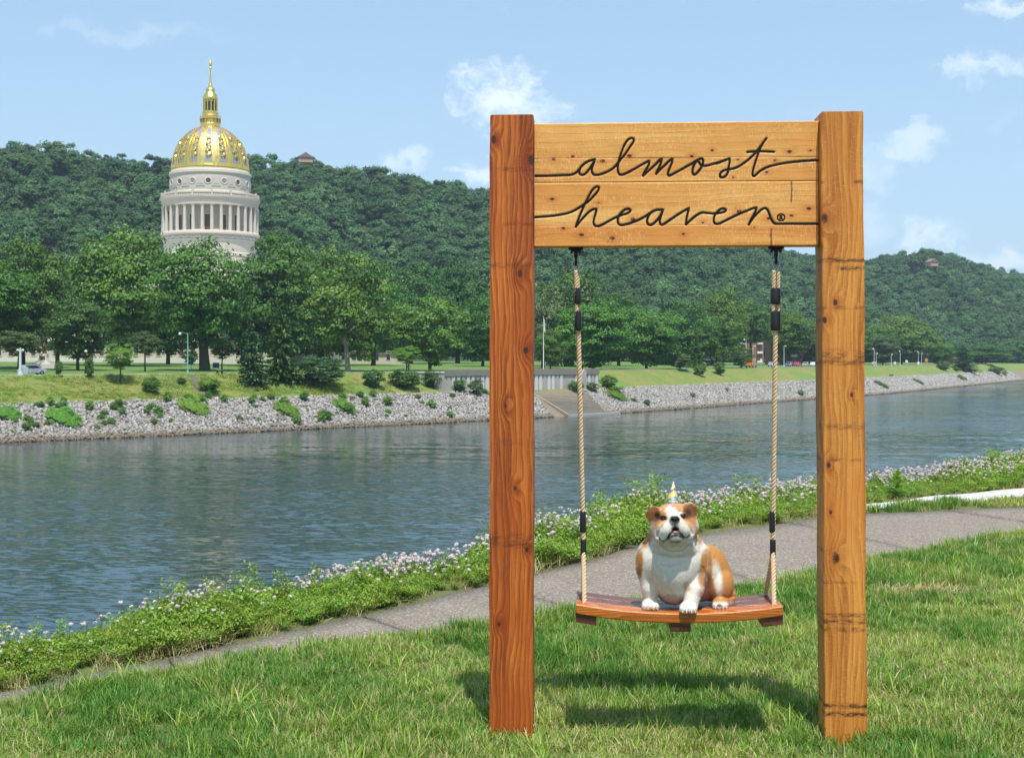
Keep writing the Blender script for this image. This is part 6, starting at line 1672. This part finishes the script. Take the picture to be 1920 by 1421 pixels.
# school bus
q, ang, nn, tt_ = on(1408, 26.5)
bus = empty('school_bus', (q.x, q.y, q.z + 0.06), ang + radians(14), 'yellow school bus on the riverside road seen from behind', 'bus')
M_bus = paintm('bus_yellow', (0.75, 0.28, 0.02))
bo = MB().box(-4.2, 3.2, -1.2, 1.2, 0.5, 2.95, bev=0.12).build('body', M_bus, bus)
MB().box(3.202, 4.8, -1.0, 1.0, 0.5, 1.6, bev=0.15).build('hood', M_bus, bus)
for sy_ in (-1, 1):
    for i in range(7): MB().box(-3.7 + i * 0.97, -2.95 + i * 0.97, 1.202 * sy_ - 0.004, 1.202 * sy_ + 0.004, 1.75, 2.45).build('side_window', M_glass, bo)
    for wx_ in (-2.6, 3.7):
        T = Matrix.Translation((wx_, 1.0 * sy_, 0.48)) @ Matrix.Rotation(pi / 2, 4, 'X'); MB().cyl(0.48, -0.14, 0.22, 16, T).build('wheel', M_tyre, bus)
    MB().box(-4.215, -4.203, sy_ * 0.55 - 0.4, sy_ * 0.55 + 0.4, 1.75, 2.45).build('rear_window', M_glass, bo)
    MB().box(-4.22, -4.203, sy_ * 0.95 - 0.12, sy_ * 0.95 + 0.12, 0.9, 1.1).build('tail_light', paintm('tail_red', (0.4, 0.02, 0.02)), bo)
MB().box(-4.35, -4.203, -1.2, 1.2, 0.42, 0.62).build('bumper', M_black, bus)

# street lamps
def globe(r): return [(0.02, -r), (r * 0.7, -r * 0.7), (r, 0), (r * 0.7, r * 0.7), (0.02, r)]
def lamp(kind, px, s, top, mat, label, cat='street lamp', group=None, arm=0.0):
    q, ang, nn, tt_ = on(px, s); H = ZA(top, q.y) - q.z
    t_ = empty('street_lamp', (q.x, q.y, q.z), ang, label, cat, group)
    w = 0.22 if kind == 'twin' else (0.13 if H < 14 else 0.22)
    MB().lathe([(w * 2.2, -0.1), (w * 2.2, 0.25), (w * 1.2, 0.7), (w, 0.8), (w * 0.75, H * 0.95), (w * 0.4, H)], 12).build('pole', mat, t_, smooth=True)
    if kind == 'twin':
        MB().tube([(-0.42, 0, H * 0.86), (0, 0, H * 0.88), (0.42, 0, H * 0.86)], 0.06, 6).build('arm', mat, t_)
        for sx_ in (-0.42, 0.42): MB().lathe(globe(0.22), 12, Matrix.Translation((sx_, 0, H * 0.86 + 0.22))).build('globe', M_white, t_, smooth=True)
    elif kind == 'globe': MB().lathe(globe(0.27), 12, Matrix.Translation((0, 0, H + 0.2))).build('globe', M_white, t_, smooth=True)
    elif kind == 'arm':
        MB().tube([(0, 0, H * 0.96), (arm * 0.5, 0, H * 1.0), (arm, 0, H)], 0.05, 6).build('arm', mat, t_)
        MB().lathe([(0.05, 0.12), (0.22, 0.0), (0.25, -0.25), (0.12, -0.4)], 10, Matrix.Translation((arm, 0, H - 0.05))).build('lamp_head', M_white, t_, smooth=True)
    elif kind == 'mast':
        MB().lathe([(0.1, 0), (0.9, -0.2), (0.9, -0.5), (0.1, -0.5)], 10, Matrix.Translation((0, 0, H))).build('lamp_head', M_white, t_)
lamp('twin', 38, 21.5, 652, M_greypost, 'pale twin-globe lamp post beside the silver car')
lamp('arm', 352, 21.0, 624, M_greenpaint, 'tall light green lamp post at the top of the bank steps', arm=-1.6)
lamp('globe', 161, 36, 661, M_iron, 'black lamp post with a single white globe behind the cone shrub')
lamp('arm', 1399, 28, 636, M_greypost, 'tall grey lamp post beside the school bus', arm=-1.5)
lamp('arm', 1412, 36, 648, M_greypost, 'grey lamp post right behind the school bus', arm=1.5)
lamp('arm', 1470, 34, 648, M_greypost, 'grey lamp post just right of the right rope', arm=1.8)
LG = 'lamp posts along the riverside road'
for px, top, lab, ar in [(1639, 653, 'first riverside lamp post right of the golden post', -1.8), (1643, 662, 'second riverside lamp post right of the golden post, arm to the right', 1.8), (1671, 664, 'third riverside lamp post right of the golden post, arm to the right', 1.8),
                    (1688, 658, 'fourth riverside lamp post right of the golden post', -1.8), (1722, 659, 'fifth riverside lamp post right of the golden post', -1.8), (1728, 662, 'sixth and last riverside lamp post, next to the orange sign', 0.6)]:
    lamp('arm', px, 23, top, M_greypost, lab, group=LG, arm=ar)
for px, top, lab in [(1766, 604, 'tall highway light mast above the lone round tree'), (1861, 609, 'taller of the two close highway light masts'), (1870, 618, 'shorter of the two close highway light masts')]:
    lamp('mast', px, 120, top, M_greypost, lab, 'light mast')
# flagpoles
def flagpole(px, s, top, label, flag=True):
    q, ang, nn, tt_ = on(px, s); H = ZA(top, q.y) - q.z
    t_ = empty('flagpole', (q.x, q.y, q.z), 0, label, 'flagpole')
    MB().lathe([(0.11, -0.2), (0.10, H * 0.5), (0.05, H), (0.09, H + 0.06), (0.02, H + 0.15)], 10).build('pole', M_white, t_, smooth=True)
    if flag:
        co = []; fc = []; n = 8
        for i in range(n + 1):
            for j in range(13): co.append((0.06 + 0.36 * i / n * (0.5 + 0.5 * j / 12) , 0.10 * sin(i * 1.7 + j * 0.2), H - 0.25 - 3.0 * j / 12 * (1 + 0.05 * i / n) - 0.5 * i / n))
        fc = [(i * 13 + j, (i + 1) * 13 + j, (i + 1) * 13 + j + 1, i * 13 + j + 1) for i in range(n) for j in range(12)]
        fo = link('flag', fast_mesh('flag', co, fc, smooth=True, mat=M_white), None, t_); md = fo.modifiers.new('t', 'SOLIDIFY'); md.thickness = 0.02
flagpole(1019, 23, 594, 'white flagpole with a limp white flag on the terrace')
flagpole(47, 118, 428, 'bare white pole rising above the trees at the left', False)
# signs
def sign(px, s, y0, y1, w, mat, label, shape='box'):
    q, ang, nn, tt_ = on(px, s); k = q.y / F
    t_ = empty('road_sign', (q.x, q.y, q.z), 0, label, 'sign'); z0, z1 = max(ZA(y1, q.y) - q.z, 0.3), ZA(y0, q.y) - q.z; w = w * k
    for x in ((-w * 0.4, w * 0.4) if w > 1.0 else (0,)): MB().cyl(0.05, -0.2, z1 * 0.98, 6, Matrix.Translation((x, 0.08, 0))).build('post', M_greypost, t_)
    if shape == 'box': MB().box(-w / 2, w / 2, -0.04, 0.025, z0, z1).build('panel', mat, t_)
    elif shape == 'disc': MB().cyl((z1 - z0) / 2, -0.03, 0.03, 18, Matrix.Translation((0, 0, (z0 + z1) / 2)) @ Matrix.Rotation(pi / 2, 4, 'X')).build('panel', mat, t_)
    else: MB().prism([(0, z0), (w / 2, (z0 + z1) / 2), (0, z1), (-w / 2, (z0 + z1) / 2)], -0.03, 0.03).build('panel', mat, t_)
M_orange = flat('orange_sign', (0.75, 0.22, 0.02), 0.5)
sign(359, 60, 678, 683, 6, flat('light_blue_sign', (0.06, 0.16, 0.42), 0.5), 'small blue sign on the lawn beside the dark shrub')
sign(405, 44, 680, 690, 12, M_bluesign, 'dark blue board on the lawn right of the oak trunk')
sign(1047, 24, 681, 688, 7, M_white, 'white sign on the terrace beside the flagpole')
sign(1427, 26, 673, 679, 4, M_white, 'small white road sign right of the school bus')
sign(1737, 24, 671, 680, 7, M_orange, 'orange diamond warning sign at the end of the lamp row', 'diamond')
for px, lab in [(1700, 'white round sign between the fourth and fifth lamp posts'), (1722, 'white round sign at the fifth lamp post foot'), (1678, 'white round sign left of the fourth lamp post')]:
    sign(px, 22, 675 if px == 1700 else 678, 680 if px == 1700 else 683, 5, M_white, lab, 'disc')
# utility cabinet, table
q, ang, nn, tt_ = on(46, 21.8)
t_ = empty('utility_cabinet', q, ang, 'pale green utility cabinet between the lamp post and the silver car', 'cabinet')
cb_ = MB().box(-0.45, 0.45, -0.35, 0.35, 0.15, 1.45, bev=0.03).build('housing', flat('cabinet_paint', (0.42, 0.52, 0.46), 0.5), t_); MB().box(-0.4, 0.4, -0.3, 0.3, -0.1, 0.148).build('base', M_conc, t_); MB().box(-0.38, 0.38, -0.362, -0.352, 0.3, 1.35).build('door', M_greypost, cb_)
q, ang, nn, tt_ = on(412, 21.2)
t_ = empty('park_bench', q, ang, 'plain bench frame on the bank edge below the blue board', 'bench')
MB().box(-0.55, 0.55, -0.25, 0.25, 0.72, 0.8).build('seat', M_conc, t_)
for sx_ in (-0.48, 0.48): MB().box(sx_ - 0.06, sx_ + 0.06, -0.22, 0.22, -0.1, 0.718).build('leg', M_iron, t_)
# soldier monument
q, ang, nn, tt_ = on(82, 72); k = q.y / F
mon = empty('monument', q, 0, 'white stone monument pedestal with a bronze soldier on the park lawn', 'monument')
for i, (w, h0, h1) in enumerate([(56, 686, 682.5), (34, 682.5, 680), (24, 680, 677)]):
    MB().box(-w / 2 * k, w / 2 * k, -w / 2.4 * k, w / 2.4 * k, (ZA(h0, q.y) - q.z) - (0.5 if i == 0 else 0) + 0.002 * i, ZA(h1, q.y) - q.z).build('plinth_step', M_stone_w, mon)
z0 = ZA(677, q.y) - q.z; z1 = ZA(663, q.y) - q.z
ped = MB().prism([(-8 * k, z0 + .002), (8 * k, z0 + .002), (6.5 * k, z1 - 0.35), (7.4 * k, z1 - 0.3), (7.4 * k, z1), (-7.4 * k, z1), (-7.4 * k, z1 - 0.3), (-6.5 * k, z1 - 0.35)], -0.75, 0.75).build('pedestal', M_stone_w, mon)
MB().box(-0.5, 0.5, -0.78, -0.752, z0 + 0.25, z1 - 0.5).build('plaque', M_bronze, ped)
Bs = Body((-0.75, -0.5, -0.05), (0.75, 0.55, 2.25), 0.032)
def figure(Bd, pose):
    c_ = Bd.cap
    return Bd.join([c_(*p) for p in pose], 0.05)
pose = [((0, 0, 1.0), (0, 0, 1.45), .17, .20), ((0, 0, 1.45), (0, 0, 1.62), .09, .075), ((0, 0, 1.74), (0, -.02, 1.82), .105, .10), ((-.08, 0, 1.82), (.08, 0, 1.83), .15, .15), ((-.10, 0, 1.0), (-.16, -.08, .52), .11, .085), ((-.16, -.08, .52), (-.17, -.02, .08), .08, .06),
        ((.10, 0, 1.0), (.17, .10, .52), .11, .085), ((.17, .10, .52), (.20, .2, .08), .08, .06), ((-.17, -.02, .06), (-.19, -.16, .05), .06, .05), ((.20, .2, .06), (.22, .06, .05), .06, .05), ((-.22, 0, 1.45), (-.34, -.08, 1.2), .075, .06), ((-.34, -.08, 1.2), (-.12, -.24, 1.16), .055, .045),
        ((.22, 0, 1.45), (.36, -.05, 1.2), .075, .06), ((.36, -.05, 1.2), (.14, -.24, 1.3), .055, .045), ((-.35, -.24, .95), (.32, -.22, 1.6), .035, .03)]
co, fc = Bs.mesh(figure(Bs, pose)); link('soldier_figure', fast_mesh('soldier_figure', relax(co, fc, 1), fc, smooth=True, mat=M_bronze), None, mon, loc=(0, 0, z1 + 0.03), scale=(1.1, 1.1, 1.1))
# cyclist on the bank-top path
q, ang, nn, tt_ = on(766, 23.4)
M_jersey = flat('dark_jersey', (0.02, 0.02, 0.025), 0.8)
bike = empty('bicycle', q + Vector((0, 0, 0.07)), ang, 'bicycle ridden along the bank-top footpath', 'bicycle')
for x in (-0.52, 0.52):
    wh = MB().tube([(x + 0.33 * cos(a), 0, 0.34 + 0.33 * sin(a)) for a in np.linspace(0, 2 * pi, 25)[:-1]], 0.02, 6, closed=True).build('wheel', M_tyre, bike)
MB().tube([(-0.52, 0, 0.34), (-0.05, 0, 0.32), (0.42, 0, 0.85), (-0.18, 0, 0.85), (-0.52, 0, 0.34)], 0.02, 6).tube([(-0.05, 0, 0.32), (-0.22, 0, 0.95)], 0.018, 6).build('bike_frame', M_iron, bike)
MB().tube([(0.52, 0, 0.34), (0.40, 0, 0.95), (0.46, 0.22, 0.98)], 0.016, 6).tube([(0.40, 0, 0.95), (0.46, -0.22, 0.98)], 0.016, 6).build('handlebar', M_iron, bike); MB().box(-0.36, -0.10, -0.07, 0.07, 0.94, 1.0, bev=0.02).build('saddle', M_tyre, bike)
Bp = Body((-0.7, -0.45, 0.1), (0.8, 0.45, 1.95), 0.03)
pose = [((-.22, 0, 1.06), (.05, 0, 1.45), .15, .17), ((.05, 0, 1.45), (.12, 0, 1.6), .07, .065), ((.14, 0, 1.70), (.17, 0, 1.76), .10, .095), ((-.2, .09, 1.02), (.16, .1, .86), .095, .075), ((.16, .1, .86), (.0, .1, .45), .07, .05), ((-.2, -.09, 1.02), (.10, -.1, .72), .095, .075), ((.10, -.1, .72), (-.10, -.1, .28), .07, .05),
        ((.0, .1, .43), (.14, .1, .41), .045, .035), ((-.10, -.1, .26), (.05, -.1, .24), .045, .035), ((.05, .19, 1.42), (.25, .22, 1.2), .06, .05), ((.25, .22, 1.2), (.44, .2, 1.02), .045, .04), ((.05, -.19, 1.42), (.25, -.22, 1.2), .06, .05), ((.25, -.22, 1.2), (.44, -.2, 1.02), .045, .04)]
co, fc = Bp.mesh(figure(Bp, pose)); cc = np.tile([[.02, .02, .025]], (len(co), 1)); cc[co[:, 2] > 1.66] = (.35, .2, .14)
mm, t, b, o = new_mat('rider_clothes'); t.put(b.inputs['Base Color'], t.attr('col')); b.inputs['Roughness'].default_value = .8
pr = link('person', fast_mesh('person', relax(co, fc, 1), fc, smooth=True, cols=cc, mat=mm), None, None, loc=q + Vector((0, 0, 0.07)), rot=(0, 0, ang)); tag(pr, 'person in dark clothes riding a bicycle on the far bank', 'person')
# brick flats and far houses
def block(name, px0, px1, s, top, label, mat, floors, balc=False):
    a, _, _, _ = on(px0, s); D = a.y; x0, x1 = XA(px0, D), XA(px1, D); z1 = ZA(top, D); zg = a.z
    t_ = empty(name, ((x0 + x1) / 2, D, zg), 0, label, 'building'); w = (x1 - x0) / 2; H = z1 - zg
    MB().box(-w, w, 0, 14, -1, H).build('wall', mat, t_); MB().box(-w - 0.4, w + 0.4, -0.4, 14.4, H + .002, H + 0.5).build('roof', M_conc_d, t_)
    n = max(2, int(w * 2 / 3.2)); fh = H / floors
    for f_ in range(floors):
        for i in range(n):
            x = -w + (i + 0.5) * 2 * w / n
            fr = MB().box(x - 0.65, x + 0.65, -0.08, -0.004, f_ * fh + 0.9, f_ * fh + 2.3).build('window', M_white, t_); MB().box(x - 0.55, x + 0.55, -0.10, -0.082, f_ * fh + 1.0, f_ * fh + 2.2).build('pane', M_glass, fr)
            if balc and i % 2 == 0: MB().box(x - 1.2, x + 1.2, -1.4, -0.12, f_ * fh + 0.1, f_ * fh + 0.4).box(x - 1.2, x + 1.2, -1.4, -1.32, f_ * fh + 0.402, f_ * fh + 1.1).build('balcony', M_white, t_)
block('brick_flats', 1384, 1432, 95, 594, 'taller brick block of flats behind the trees', M_brick, 5, True)
block('brick_flats', 1446, 1530, 60, 641, 'low long brick flats with white balconies near the golden post', M_brick, 3, True)
block('brick_house', 1786, 1806, 45, 672, 'small red brick house between the trees on the right', M_brick, 1)
block('pale_house', 1890, 1915, 60, 668, 'pale low house at the far right between trees', M_stone, 2)
block('pale_house', 632, 760, 120, 664, 'long pale building glimpsed through trunks behind the sycamore', M_stone, 2)
def hill_house(px, py, D, w, h, label, wallm, roofm):
    t_ = empty('hillside_house', P(px, py, D), 0.3, label, 'house')
    MB().box(-w / 2, w / 2, 0, 8, -1.5, h).build('wall', wallm, t_)
    MB().prism([(-w / 2 - 0.6, h + .01), (w / 2 + 0.6, h + .01), (0, h + 3.2)], -0.6, 8.6).build('roof', roofm, t_)
    for x in (-w / 4, w / 4):
        fr = MB().box(x - 0.8, x + 0.8, -0.1, -0.004, 1.0, 2.6).build('window', M_white, t_); MB().box(x - 0.65, x + 0.65, -0.12, -0.102, 1.1, 2.5).build('pane', M_glass, fr)
M_tanwall = flat('tan_wall', (0.45, 0.30, 0.20), 0.8); M_roofb = flat('brown_roof', (0.22, 0.13, 0.10), 0.8)
hill_house(1752, 496, 1290, 8, 2.4, 'tan house perched near the top of the rounded hill', M_tanwall, M_roofb)
hill_house(573, 300, 872, 9, 1.6, 'brown-roofed house on the ridge crest right of the dome', M_tanwall, M_roofb)

# ================================================================== SMALL FOREGROUND PLANT
q = to_ground(1683, 938, zero); z = float(near_z(q[0], q[1]))
t_ = empty('broadleaf_weed', (q[0], q[1], z), 0, 'single upright broad-leaved young plant beside the gravel strip', 'plant')
MB().tube([(0, 0, -0.02), (0.01, 0, 0.12), (0.0, 0.01, 0.30)], [0.007, 0.005, 0.003], 6).build('stem', flat('green_stem', (0.12, 0.2, 0.04), 0.7), t_)
ml = leaf_mat('broad_leaf', (1, 1, 1), 0.35, 0.45)
n = 7; base = [(0, 0, 0), (0.30, 0.26, 0.06), (0.62, 0.24, 0.04), (1, 0, -0.06), (0.62, -0.24, 0.04), (0.30, -0.26, 0.06), (0.4, 0, -0.01), (0.72, 0, -0.02)]
lf = fast_mesh('leaf', base, [[0, 6, 1, 1], [1, 6, 7, 2], [2, 7, 3, 3], [3, 7, 4, 4], [4, 7, 6, 5], [5, 6, 0, 0]], cols=np.tile([[0.13, 0.26, 0.035]], (8, 1)), mat=ml) if False else None
mb = MB(); mb.add(base, [(0, 6, 1), (1, 6, 7, 2), (2, 7, 3), (3, 7, 4), (4, 7, 6, 5), (5, 6, 0)]); lf = mb.mesh('leaf'); lf.materials.append(ml)
a = lf.color_attributes.new('col', 'FLOAT_COLOR', 'POINT'); a.data.foreach_set('color', np.tile([0.15, 0.28, 0.04, 1], len(lf.vertices)).astype(np.float32))
for i in range(16):
    a_ = i * 2.4; z_ = 0.06 + 0.24 * i / 16; s_ = 0.15 * (1.15 - 0.5 * i / 16)
    link('leaf', lf, None, t_, loc=(0, 0, z_), rot=(random.uniform(-.3, .3), -0.5 - 0.03 * i, a_), scale=(s_, s_, s_))

# ================================================================== HAZE
m = bpy.data.materials.new('haze_air'); m.use_nodes = True; m.node_tree.nodes.clear()
t = NT(m.node_tree); pv = t.n('ShaderNodeVolumePrincipled'); o = t.n('ShaderNodeOutputMaterial')
pv.inputs['Color'].default_value = (0.66, 0.83, 1.0, 1); pv.inputs['Density'].default_value = 0.00011; pv.inputs['Anisotropy'].default_value = 0.2
t.L.new(pv.outputs[0], o.inputs['Volume'])
hz = MB().box(-4200, 6200, -2700, 6200, -15.2, 215).build('haze', m); tag(hz, 'thin blue summer haze filling the valley air', 'haze', kind='stuff')
hz.visible_shadow = True
